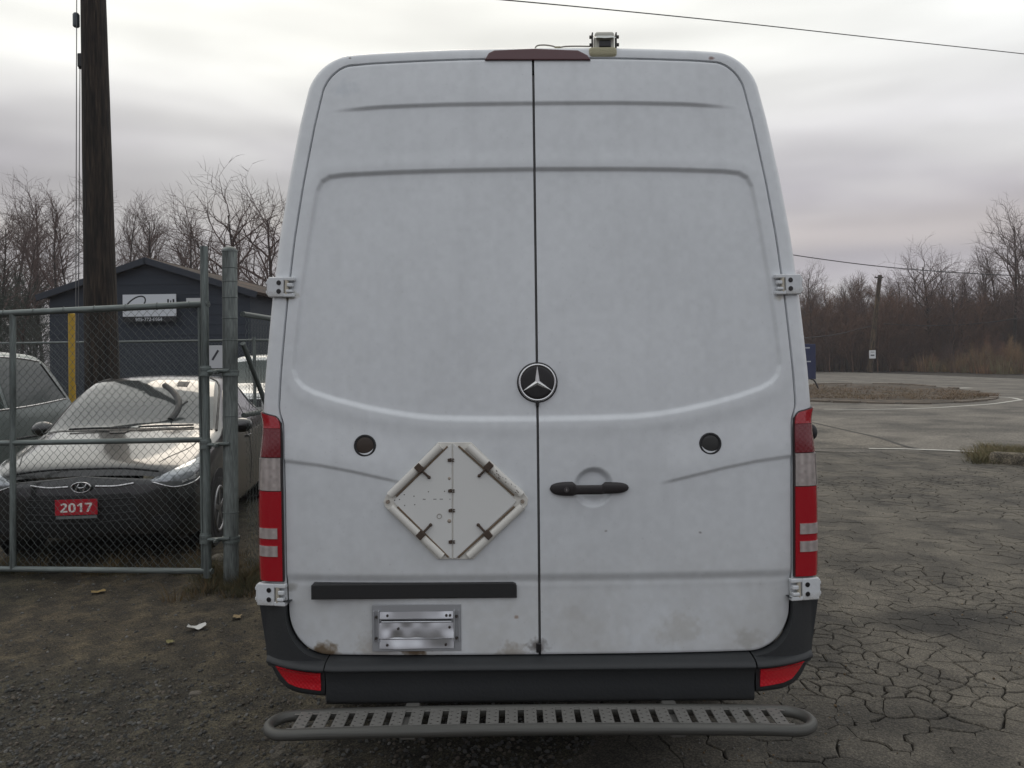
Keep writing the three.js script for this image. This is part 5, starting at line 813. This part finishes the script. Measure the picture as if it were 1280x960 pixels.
{ // leaning pole by the wood
  const D = 84, b = at(1087, 470, D), t = at(1100, 344, D), p = thing('utility_pole', 'leaning wooden pole with white notice, before the bare wood across the road', 'utility pole', [b.x, 0, -D]);
  part('pole_shaft', rod([0, 0, 0], [t.x - b.x, t.y, 0], 0.3, 12, 0.2), mat(0.16, 0.115, 0.07, 0.95, 0, { map: barkTex }), p);
  part('pole_top_bracket', box(0.9, 0.14, 0.14, t.x - b.x - 0.2, t.y - 0.25, 0.2, 0.02), mat(0.05, 0.045, 0.04, 0.9), p);
  const n = at(1090.5, 443, D - 0.4); const cv = document.createElement('canvas'); cv.width = 64; cv.height = 80; const c = cv.getContext('2d'); c.fillStyle = '#d8dadb'; c.fillRect(0, 0, 64, 80); c.fillStyle = '#50555c'; c.fillRect(12, 14, 40, 5); c.fillRect(12, 42, 40, 14); const ct = new THREE.CanvasTexture(cv); ct.colorSpace = THREE.SRGBColorSpace;
  const nt = part('notice', box(0.68, 0.86, 0.04, n.x - b.x, n.y, 0.4, 0.01), mat(0.6, 0.6, 0.6, 0.7), p, 'white notice board'); part('notice_print', new THREE.PlaneGeometry(0.64, 0.82).translate(n.x - b.x, n.y, 0.424), new THREE.MeshStandardMaterial({ map: ct, roughness: 0.7 }), nt);
}
// blue sign on metal legs by the island
{
  const D = 41, a = at(1010, 430, D), b = at(1021, 474, D); const s = thing('blue_sign', 'dark blue sign board on black metal legs, at the traffic island', 'sign', [a.x - 0.55, 0, -D], 0.12);
  part('sign_board', box(1.95, a.y - b.y, 0.08, 0, (a.y + b.y) / 2, 0, 0.02), mat(0.012, 0.02, 0.07, 0.5), s);
  for (const x of [-0.8, 0.85]) part('sign_leg', tube([[x - 0.15 * Math.sign(x), b.y + 0.02, 0], [x, b.y - 0.05, 0.05], [x + 0.2 * Math.sign(x), 0, 0.15]], 0.04, 12, 8), blackGloss, s);
  for (const [y, w] of [[2.1, 1.1], [1.4, 1.2]]) part('lettering_band', box(w, 0.06, 0.006, 0.1, y, 0.042, 0.002), mat(0.4, 0.42, 0.46, 0.6), s);
}
// dark blue gabled workshop
{
  const D = 25, pk = at(182, 321.5, D), el = at(46, 364, D), er = at(326, 367.5, D); const bld = thing('blue_building', 'dark blue clapboard workshop with low gable and brown shingle roof, behind the yard', 'building', [pk.x, 0, -D], -0.06);
  const hw = (er.x - el.x) / 2, eY = (el.y + er.y) / 2 - 0.05, pY = pk.y - 0.05, L = 18; const blue = mat(0.02, 0.028, 0.042, 0.75, 0, { bumpMap: grain, bumpScale: 0.002 });
  part('wall', [extrude([[-hw + 0.25, 0], [hw - 0.25, 0], [hw - 0.25, eY - 0.03], [0, pY - 0.16], [-hw + 0.25, eY - 0.03]], L - 0.4, 0).translate(0, 0, -L + 0.2)], blue, bld);
  // clapboards as real lapped boards
  const ex = 0.16; const nB = Math.floor((pY - 0.35) / ex);
  for (let k = 0; k < nB; k++) { const y = 0.1 + k * ex; let w = hw - 0.25; if (y + ex > eY - 0.05) w = Math.max(0.1, (hw - 0.25) * (1 - (y + ex - eY + 0.05) / (pY - eY))); part(k ? 'clapboard_' + String(k).padStart(3, '0') : 'clapboard', box(2 * w, ex + 0.015, 0.018, 0, y + ex / 2, 0, 0.002).rotateX(0).translate(0, 0, -0.19 + 0.012 * (k % 2)), blue, bld); }
  const roofM = mat(0.115, 0.07, 0.045, 0.95, 0, { map: soilTex, bumpMap: speck, bumpScale: 0.01 });
  for (const s of [-1, 1]) { const ln = Math.hypot(hw, pY - eY), ang = Math.atan2(pY - eY, hw); const rf = part('roof', box(ln + 0.1, 0.1, L, 0, 0, 0, 0.01).rotateZ(-s * ang).translate(s * hw / 2, (eY + pY) / 2, -L / 2), roofM, bld); part('barge_board', box(ln + 0.1, 0.2, 0.06, 0, 0, 0, 0.01).rotateZ(-s * ang).translate(s * hw / 2, (eY + pY) / 2 - 0.06, 0.035), mat(0.02, 0.026, 0.038, 0.7), rf); }
  part('door', box(1.0, 2.1, 0.06, 2.2, 1.06, -0.15, 0.01), mat(0.05, 0.055, 0.06, 0.6), bld);
  // banner
  const D2 = 24.9, b0 = at(151, 368, D2), b1 = at(220, 395, D2), w = b1.x - b0.x, h = b0.y - b1.y;
  const sg = thing('banner_sign', 'white banner with black swoosh above a phone number, on the blue workshop', 'sign', [(b0.x + b1.x) / 2, (b0.y + b1.y) / 2, -D + 0.02], -0.06);
  const cv = document.createElement('canvas'); cv.width = 512; cv.height = 200; const c = cv.getContext('2d'); c.fillStyle = '#c9cdd2'; c.fillRect(0, 0, 512, 200); c.strokeStyle = '#16181c'; c.lineWidth = 13; c.lineCap = 'round'; c.beginPath(); c.moveTo(26, 112); c.bezierCurveTo(80, 40, 150, 10, 190, 18); c.bezierCurveTo(222, 26, 226, 60, 206, 84); c.stroke(); c.fillStyle = '#16181c'; c.fillRect(96, 98, 150, 11); c.fillRect(170, 96, 60, 14); c.fillRect(250, 100, 170, 7); c.fillRect(428, 46, 17, 44); c.fillRect(456, 58, 12, 26); c.fillRect(480, 46, 17, 44);
  const ct = new THREE.CanvasTexture(cv); ct.colorSpace = THREE.SRGBColorSpace; part('banner_print', new THREE.PlaneGeometry(w, h).translate(0, 0, 0.016), new THREE.MeshStandardMaterial({ map: ct, roughness: 0.7 }), sg); part('banner_board', box(w, h, 0.025, 0, 0, 0, 0.003), mat(0.5, 0.5, 0.5, 0.7), sg);
  const cv2 = document.createElement('canvas'); cv2.width = 512; cv2.height = 48; const c2 = cv2.getContext('2d'); c2.fillStyle = '#17191d'; c2.fillRect(0, 0, 512, 48); c2.fillStyle = '#b9bcc0'; c2.font = 'bold 42px sans-serif'; c2.textAlign = 'center'; c2.textBaseline = 'middle'; c2.fillText('905-772-6664', 250, 26, 330); const ct2 = new THREE.CanvasTexture(cv2); ct2.colorSpace = THREE.SRGBColorSpace;
  part('phone_strip', box(w, h * 0.24, 0.02, 0, -h * 0.625, 0, 0.002), mat(0.02, 0.02, 0.022, 0.7), sg); part('phone_print', new THREE.PlaneGeometry(w, h * 0.24).translate(0, -h * 0.625, 0.013), new THREE.MeshStandardMaterial({ map: ct2, roughness: 0.7 }), sg);
  const s2 = at(243, 378, D2); solo('wall_sign', box(0.5, 0.27, 0.03, s2.x, s2.y, -D + 0.1, 0.004), mat(0.5, 0.51, 0.52, 0.7), 'small blank white sign on the blue workshop wall, right of the banner', 'sign');
  const s3 = at(268, 446, 14.0); const wp = thing('white_poster', 'white poster with a dark diagonal stroke, hung on the rear chain-link fence', 'sign', [s3.x, s3.y, -14.05]); part('poster_board', box(0.3, 0.4, 0.01, 0, 0, 0, 0.002), mat(0.5, 0.51, 0.53, 0.7), wp); part('poster_stroke', box(0.035, 0.2, 0.006, 0, 0, 0, 0.001).rotateZ(-0.55).translate(0.0, 0.03, 0.007), mat(0.04, 0.04, 0.05, 0.7), wp);
}
// ------------------------------------------------------------------ bare trees
const bark = mat(0.06, 0.048, 0.042, 0.95, 0, { map: barkTex });
const twigM = mat(0.092, 0.06, 0.052, 0.95);
function treeGeo(seed, H, o) {
  const r = rng(seed); const trunk = { p: [], i: [] }, crown = { p: [], i: [] };
  const frus = (T, a, b, ra, rb, n) => { const d = b.clone().sub(a).normalize(); const u = Math.abs(d.y) < 0.95 ? V3(0, 1, 0).cross(d).normalize() : V3(1, 0, 0).cross(d).normalize(), w = d.clone().cross(u); const s = T.p.length / 3; for (const [c, q] of [[a, ra], [b, rb]]) for (let k = 0; k < n; k++) { const t = k / n * 2 * Math.PI; T.p.push(c.x + (u.x * Math.cos(t) + w.x * Math.sin(t)) * q, c.y + (u.y * Math.cos(t) + w.y * Math.sin(t)) * q, c.z + (u.z * Math.cos(t) + w.z * Math.sin(t)) * q); } for (let k = 0; k < n; k++) { const k2 = (k + 1) % n; T.i.push(s + k, s + k2, s + n + k2, s + k, s + n + k2, s + n + k); } };
  const limb = (p, d, len, rad, lev) => {
    const T = lev === 0 ? trunk : crown, segs = lev === 0 ? 9 : lev === 1 ? 5 : lev === 2 ? 3 : 2; const n = lev === 0 ? 7 : lev === 1 ? 5 : 3; let a = p.clone(), dir = d.clone(); const kids = lev === 0 ? o.limbs : lev === 1 ? 7 : lev === 2 ? 4 : 0; const nodes = [[a.clone(), dir.clone(), rad]];
    for (let k = 1; k <= segs; k++) { const wob = lev === 0 ? 0.07 : 0.3; dir.add(V3((r() - 0.5) * wob * 2, (r() - 0.5) * wob + (lev ? 0.1 * o.up : 0.02), (r() - 0.5) * wob * 2)).normalize(); const b = a.clone().addScaledVector(dir, len / segs); const r0 = rad * (1 - (k - 1) / segs * (lev === 0 ? 0.85 : 0.8)), r1 = rad * (1 - k / segs * (lev === 0 ? 0.85 : 0.8)); frus(T, a, b, r0, r1, n); a = b; nodes.push([a.clone(), dir.clone(), r1]); }
    for (let k = 0; k < kids; k++) { const t = lev === 0 ? lerp(o.bare, 0.99, Math.pow((k + r()) / kids, 0.9)) : lerp(0.25, 1, (k + r()) / kids); const f = t * segs, i = Math.min(segs - 1, Math.floor(f)); const q = nodes[i][0].clone().lerp(nodes[i + 1][0], f - i), bd = nodes[i][1]; const az = r() * 6.283 + k * 2.4, sp = lerp(o.spread, o.spread * 0.7, t) * (0.8 + 0.4 * r()); const u = Math.abs(bd.y) < 0.9 ? V3(0, 1, 0).cross(bd).normalize() : V3(1, 0, 0).cross(bd).normalize(), w = bd.clone().cross(u); const nd = bd.clone().multiplyScalar(Math.cos(sp)).addScaledVector(u, Math.sin(sp) * Math.cos(az)).addScaledVector(w, Math.sin(sp) * Math.sin(az)).normalize();
      const L = lev === 0 ? H * o.reach * (1.05 - 0.6 * t) * (0.7 + 0.6 * r()) : len * (0.62 - 0.2 * t + 0.2 * r()); const rr = Math.max(o.min, Math.min(nodes[i][2] * 0.7, rad * (lev === 0 ? 0.42 : 0.5))); if (lev < 3) limb(q, nd, L, lev >= 2 ? o.min : rr, lev + 1); }
  };
  limb(V3(0, -0.2, 0), V3((r() - 0.5) * 0.08, 1, (r() - 0.5) * 0.08).normalize(), H * 0.9, H * o.girth, 0);
  const mk = (T) => { const g = new THREE.BufferGeometry(); g.setAttribute('position', new THREE.Float32BufferAttribute(T.p, 3)); const uv = new Float32Array(T.p.length / 3 * 2); for (let i = 0; i < T.p.length / 3; i++) { uv[2 * i] = T.p[3 * i] * 0.8; uv[2 * i + 1] = T.p[3 * i + 1] * 0.3; } g.setAttribute('uv', new THREE.BufferAttribute(uv, 2)); g.setIndex(T.i); g.computeVertexNormals(); return g; };
  return [mk(trunk), mk(crown)];
}
const kinds = [
  { H: 12, limbs: 22, up: 0.55, bare: 0.32, spread: 0.7, reach: 0.24, girth: 0.0115, min: 0.009 },
  { H: 12, limbs: 18, up: 0.35, bare: 0.36, spread: 0.85, reach: 0.3, girth: 0.0135, min: 0.01 },
  { H: 12, limbs: 24, up: 0.6, bare: 0.26, spread: 0.6, reach: 0.22, girth: 0.0095, min: 0.008 },
  { H: 12, limbs: 15, up: 0.15, bare: 0.22, spread: 1.0, reach: 0.44, girth: 0.02, min: 0.012 },
  { H: 12, limbs: 20, up: 0.3, bare: 0.48, spread: 0.9, reach: 0.28, girth: 0.0125, min: 0.009 }];
const protos = kinds.map((k, i) => treeGeo(900 + i * 31, k.H, k));
const look = ['slender bare tree with upswept twigs', 'bare tree with open rounded crown', 'narrow bare tree with steep branches', 'broad bare tree with thick crooked limbs', 'high-crowned bare tree with clean trunk'];
function tree(k, x, D, h, turn, where, group) {
  const t = thing('bare_tree', look[k] + where, 'tree', [x, 0, -D], turn, group); const s = h / 12; t.scale.set(s * 1.0, s, s * 1.0);
  part('trunk', protos[k][0], bark, t); part('crown', protos[k][1], twigM, t); return t;
}
{
  const r = rng(31);
  // row behind the blue workshop
  const left = [[-25, 236, 2, 62], [8, 240, 0, 56], [40, 236, 1, 60], [66, 228, 0, 54], [92, 246, 2, 58], [-8, 262, 4, 48], [150, 240, 2, 56], [172, 250, 0, 60], [200, 254, 4, 58], [232, 252, 1, 60], [256, 262, 2, 66], [302, 243, 3, 44], [336, 248, 3, 50], [350, 262, 1, 62], [120, 238, 1, 62], [24, 270, 2, 46], [-60, 240, 1, 56], [-100, 232, 0, 60], [380, 250, 0, 58], [430, 262, 4, 64], [216, 274, 0, 70], [282, 276, 2, 72], [52, 258, 4, 72], [184, 282, 1, 74], [-40, 256, 3, 58]];
  for (const [px, py, k, D] of left) { const p = at(px, py, D); tree(k, p.x, D, p.y * 1.02, r() * 6.3, px < 88 ? ', standing past the end of the blue workshop' : px < 160 ? ', standing behind the wooden utility pole' : px < 290 ? ', rising above the blue workshop roof' : px < 345 ? ', between gate post and van' : ', hidden behind the van', 'bare trees behind the blue workshop'); }
  // wood across the road
  const right = [[1165, 318, 3, 88], [1265, 262, 1, 84], [1295, 268, 0, 80], [1012, 334, 1, 96], [1030, 344, 0, 100], [1048, 350, 2, 98], [1066, 346, 4, 104], [1084, 344, 0, 99], [1104, 348, 2, 102], [1122, 342, 1, 98], [1140, 338, 0, 103], [1150, 326, 4, 96], [1180, 326, 1, 97], [1196, 330, 2, 100], [1212, 334, 0, 95], [1228, 318, 4, 98], [1240, 310, 2, 94], [1252, 300, 0, 92], [1278, 290, 4, 90], [990, 340, 2, 100], [960, 344, 0, 104], [930, 346, 1, 102], [900, 348, 2, 106], [1320, 280, 1, 82], [1350, 270, 2, 84], [1018, 352, 4, 88], [1058, 356, 1, 90], [1098, 356, 4, 92], [1134, 352, 2, 90], [1204, 344, 1, 89], [1230, 338, 0, 87], [1172, 340, 2, 90], [1190, 348, 4, 86], [1285, 300, 2, 78], [1042, 360, 0, 94], [1075, 358, 2, 95], [1115, 360, 0, 94], [860, 350, 0, 104], [820, 350, 1, 106], [780, 350, 2, 108], [1380, 290, 0, 80], [740, 352, 4, 106], [700, 350, 0, 110], [655, 354, 1, 108], [610, 352, 2, 112], [560, 356, 0, 110], [510, 354, 4, 112], [460, 356, 1, 114], [410, 354, 2, 112]];
  for (const [px, py, k, D] of right) { const p = at(px, py, D); tree(k, p.x, D, p.y * 1.02, r() * 6.3, px === 1165 ? ', standing clear above the wood across the road' : px === 1265 ? ', tallest of the wood across the road' : px < 985 ? ', in the wood behind the van' : px < 1060 ? ', in the wood behind the blue sign' : px < 1128 ? ', in the wood behind the leaning pole' : D < 92 ? ', close behind the roadside reeds' : ', deep in the wood behind the reeds', 'bare trees of the wood across the road'); }
}
// undergrowth, reeds and dead grass
function clump(seed, n, h, spread, w, curve) { const r = rng(seed), pos = [], ix = []; for (let k = 0; k < n; k++) { const a = r() * 6.283, rad = spread * Math.sqrt(r()) * 0.5, x = Math.cos(a) * rad, z = Math.sin(a) * rad, H = h * (0.5 + 0.5 * r()), lx = Math.cos(a + r() - 0.5) * curve * (0.3 + r()), lz = Math.sin(a + r() - 0.5) * curve * (0.3 + r()), b = r() * 6.283, wx = Math.cos(b) * w, wz = Math.sin(b) * w; const s = pos.length / 3; for (let j = 0; j <= 3; j++) { const t = j / 3, ww = (1 - t * 0.85); pos.push(x + lx * t * t - wx * ww, H * t, z + lz * t * t - wz * ww, x + lx * t * t + wx * ww, H * t, z + lz * t * t + wz * ww); if (j < 3) { const q = s + j * 2; ix.push(q, q + 1, q + 3, q, q + 3, q + 2); } } } const g = new THREE.BufferGeometry(); g.setAttribute('position', new THREE.Float32BufferAttribute(pos, 3)); g.setIndex(ix); g.computeVertexNormals(); return g; }
function scatter(name, label, cat, geo, n, place, cols) {
  const m = new THREE.InstancedMesh(geo, mat(1, 1, 1, 0.95), n); m.name = name; m.castShadow = m.receiveShadow = true; const r = rng(name.length * 977 + n), M = new THREE.Matrix4(), q = new THREE.Quaternion(); for (let k = 0; k < n; k++) { const [x, y, d, s] = place(r, k); q.setFromAxisAngle(V3(0, 1, 0), r() * 6.283); M.compose(V3(x, y, -d), q, V3(s, s * (0.75 + 0.5 * r()), s)); m.setMatrixAt(k, M); const c = cols[Math.floor(r() * cols.length)], b = 0.7 + 0.6 * r(); m.setColorAt(k, lin(c[0] * b, c[1] * b, c[2] * b)); } m.userData = { kind: 'stuff', label, category: cat }; scene.add(m); return m;
}
const twiggy = (seed) => { const [a, b] = treeGeo(seed, 5, { limbs: 16, up: 0.9, bare: 0.05, spread: 0.7, reach: 0.42, girth: 0.008, min: 0.011 }); return merge([a, b]); };
const brushAt = (r, dmin, dmax, pa, pb) => { const d = lerp(dmin, dmax, r()), px = lerp(pa, pb, r()); return [(px - 640) / 1000 * d, 0, d]; };
scatter('undergrowth', 'tangled bare brown undergrowth of the wood across the road', 'undergrowth', twiggy(71), 1500, (r) => { const px = r() < 0.75 ? lerp(800, 1430, r()) : lerp(330, 800, r()), d = (px < 800 ? 104 : 86) + 40 * r(); return [(px - 640) / 1000 * d, -0.2, d, 0.75 + 1.0 * r()]; }, [[0.12, 0.07, 0.052], [0.095, 0.062, 0.052], [0.14, 0.078, 0.052]]);
scatter('thicket', 'dark bare thicket behind the blue workshop', 'undergrowth', twiggy(72), 90, (r) => { const d = 44 + 26 * r(), px = lerp(-160, 400, r()); return [(px - 640) / 1000 * d, 0, d, (0.5 + 0.6 * r()) * (px < 60 ? 1.5 : 1)]; }, [[0.035, 0.04, 0.03], [0.045, 0.04, 0.035], [0.03, 0.042, 0.03]]);
scatter('roadside_shrubs', 'low reddish brown shrubs among the reeds across the road', 'shrub', twiggy(74), 240, (r) => { const px = lerp(960, 1400, r()); const d = lerp(96, 68, clamp((px - 1010) / 270)) * (0.98 + 0.1 * r()) + 2; return [(px - 640) / 1000 * d, 0, d, 0.2 + 0.35 * r()]; }, [[0.16, 0.085, 0.055], [0.12, 0.085, 0.05], [0.1, 0.06, 0.05], [0.2, 0.13, 0.07]]);
scatter('reeds', 'tall tan reeds along the far road edge', 'reeds', clump(81, 30, 2.0, 1.3, 0.035, 0.6), 520, (r) => { const px = lerp(900, 1400, r()); const d0 = px < 1280 ? 1620 / (lerp(463, 473, clamp((px - 1010) / 270)) - 450 + 0.0094 * 0) : 70; const d = clamp(d0, 62, 100) * (0.93 + 0.12 * r()) - 6 * 0; return [(px - 640) / 1000 * d, 0, d + 3, (0.25 + 0.85 * r()) * (0.35 + 1.0 * fbm(px * 0.045, 3, 2, 410)) * lerp(0.45, 1, sstep(1010, 1180, px))]; }, [[0.2, 0.12, 0.065], [0.16, 0.1, 0.06], [0.26, 0.19, 0.095], [0.13, 0.115, 0.06], [0.13, 0.08, 0.055]]);
const tuft = clump(83, 30, 0.16, 0.16, 0.003, 0.12);
const leafCols = [[0.11, 0.075, 0.035], [0.09, 0.07, 0.032], [0.06, 0.06, 0.028]];
scatter('dead_grass', 'dead grass tufts around the gate post and along the fence foot', 'grass', tuft, 230, (r, k) => { if (k < 110) { const x = -2.0 + 0.4 * (r() + r() - 1), d = 5.85 + 0.4 * (r() + r() - 1); return [x, dirtH(x, d), d, 0.3 + 0.6 * r()]; } const x = lerp(-5.5, -1.6, r()), d = 6.15 + 0.5 * r() * r(); return [x, dirtH(x, d), d, 0.3 + 0.7 * r()]; }, leafCols);
scatter('island_grass', 'dry brown grass on the traffic island', 'grass', clump(84, 26, 0.14, 0.9, 0.008, 0.2), 260, (r) => { const px = lerp(1000, 1235, r()), k = clamp((px - 1000) / 235), mid = lerp(489, 495, k), hw = 8 * Math.sqrt(1 - Math.pow(k * 1.0, 3)); const py = mid + hw * (r() * 2 - 1); const p = onGround(px, py); return [p.x, 0, -p.z, 0.5 + 0.7 * r()]; }, [[0.19, 0.13, 0.075], [0.16, 0.12, 0.07], [0.15, 0.095, 0.06]]);
scatter('verge_grass', 'rough grass around the concrete kerb block at the lot edge', 'grass', clump(85, 36, 0.12, 0.35, 0.004, 0.12), 170, (r) => { const px = 1215 + 110 * r(), py = 570 + 12 * (r() + r() - 1); const p = onGround(px, py); return [p.x, 0, -p.z, 0.5 + 0.7 * r()]; }, [[0.1, 0.095, 0.045], [0.14, 0.11, 0.055]]);
{ const a = onGround(1243, 578), b = onGround(1330, 585); const d = b.clone().sub(a), L = d.length(); const s = range(0, 1, 14).map(t => [0.14 * Math.cos(t * Math.PI), -0.02 + 0.2 * Math.sin(t * Math.PI)]); const g = extrude(s, L, 0.05).rotateY(Math.PI / 2); const p = g.attributes.position; for (let i = 0; i < p.count; i++) p.setY(i, p.getY(i) + 0.05 * (fbm(p.getX(i) * 5, p.getZ(i) * 9, 2, 400) - 0.5)); g.computeVertexNormals(); g.rotateY(-Math.atan2(d.z, d.x)); g.translate(a.x, 0, a.z); solo('kerb_block', g, mat(0.36, 0.32, 0.25, 0.95, 0, { map: soilTex, bumpMap: speck, bumpScale: 0.01 }), 'weathered pale concrete kerb block in the grass at the lot edge', 'kerb'); }
// litter and pale flat stones in the yard
{
  const scrap = (name, label, cat, px, py, w, l, col, turn, curl = 0.01) => { const p = onGround(px, py); const y0 = dirtH(p.x, -p.z) + 0.006; const g = grid(8, 8, (u, v) => { const e = 0.8 + 0.35 * vnoise(u * 3, v * 3, px); return [(u - 0.5) * w * e, y0 + curl * (Math.abs(u - 0.5) * 1.3 + vnoise(u * 3, v * 3, py)), (v - 0.5) * l * e]; }); g.rotateY(turn); g.translate(p.x, 0, p.z); solo(name, g, mat(...col, 0.8), label, cat); };
  scrap('paper_scrap', 'crumpled white paper scrap on the dirt between gate and van', 'litter', 246, 788, 0.1, 0.07, [0.5, 0.5, 0.48], 0.4, 0.02);
  scrap('paper_scrap', 'small pale scrap under the gate bottom rail', 'litter', 62, 717, 0.09, 0.03, [0.4, 0.42, 0.4], 0.1, 0.01);
  scrap('fallen_leaf', 'yellow-brown fallen leaf on the dirt in front of the gate', 'leaf', 122, 741, 0.09, 0.06, [0.2, 0.14, 0.05], 0.7);
  scrap('fallen_leaf', 'tan fallen leaf lying on the dirt near the van bumper', 'leaf', 296, 774, 0.07, 0.05, [0.22, 0.16, 0.08], 1.7);
  scrap('fallen_leaf', 'dull yellow fallen leaf below the white paper scrap', 'leaf', 213, 806, 0.05, 0.04, [0.17, 0.15, 0.06], 2.2);
  const st = (px, py, s, label) => { const p = onGround(px, py); const g = new THREE.IcosahedronGeometry(1, 3); const q = g.attributes.position; for (let i = 0; i < q.count; i++) { const v = V3().fromBufferAttribute(q, i), k = 0.85 + 0.35 * fbm(v.x * 2 + px, v.y * 2 + v.z * 3, 2, 8); q.setXYZ(i, v.x * s * k, v.y * s * 0.4 * k, v.z * s * 0.7 * k); } g.computeVertexNormals(); g.translate(p.x, dirtH(p.x, -p.z) + s * 0.1, p.z); solo('flat_stone', g, mat(0.19, 0.17, 0.14, 0.9, 0, { bumpMap: speck, bumpScale: 0.004 }), label, 'stone'); };
  st(244, 868, 0.03, 'pale flat stone on the dirt left of the step bar'); st(277, 700, 0.09, 'pale tan stone leaning at the foot of the gate post');
}
renderer.render(scene, camera);
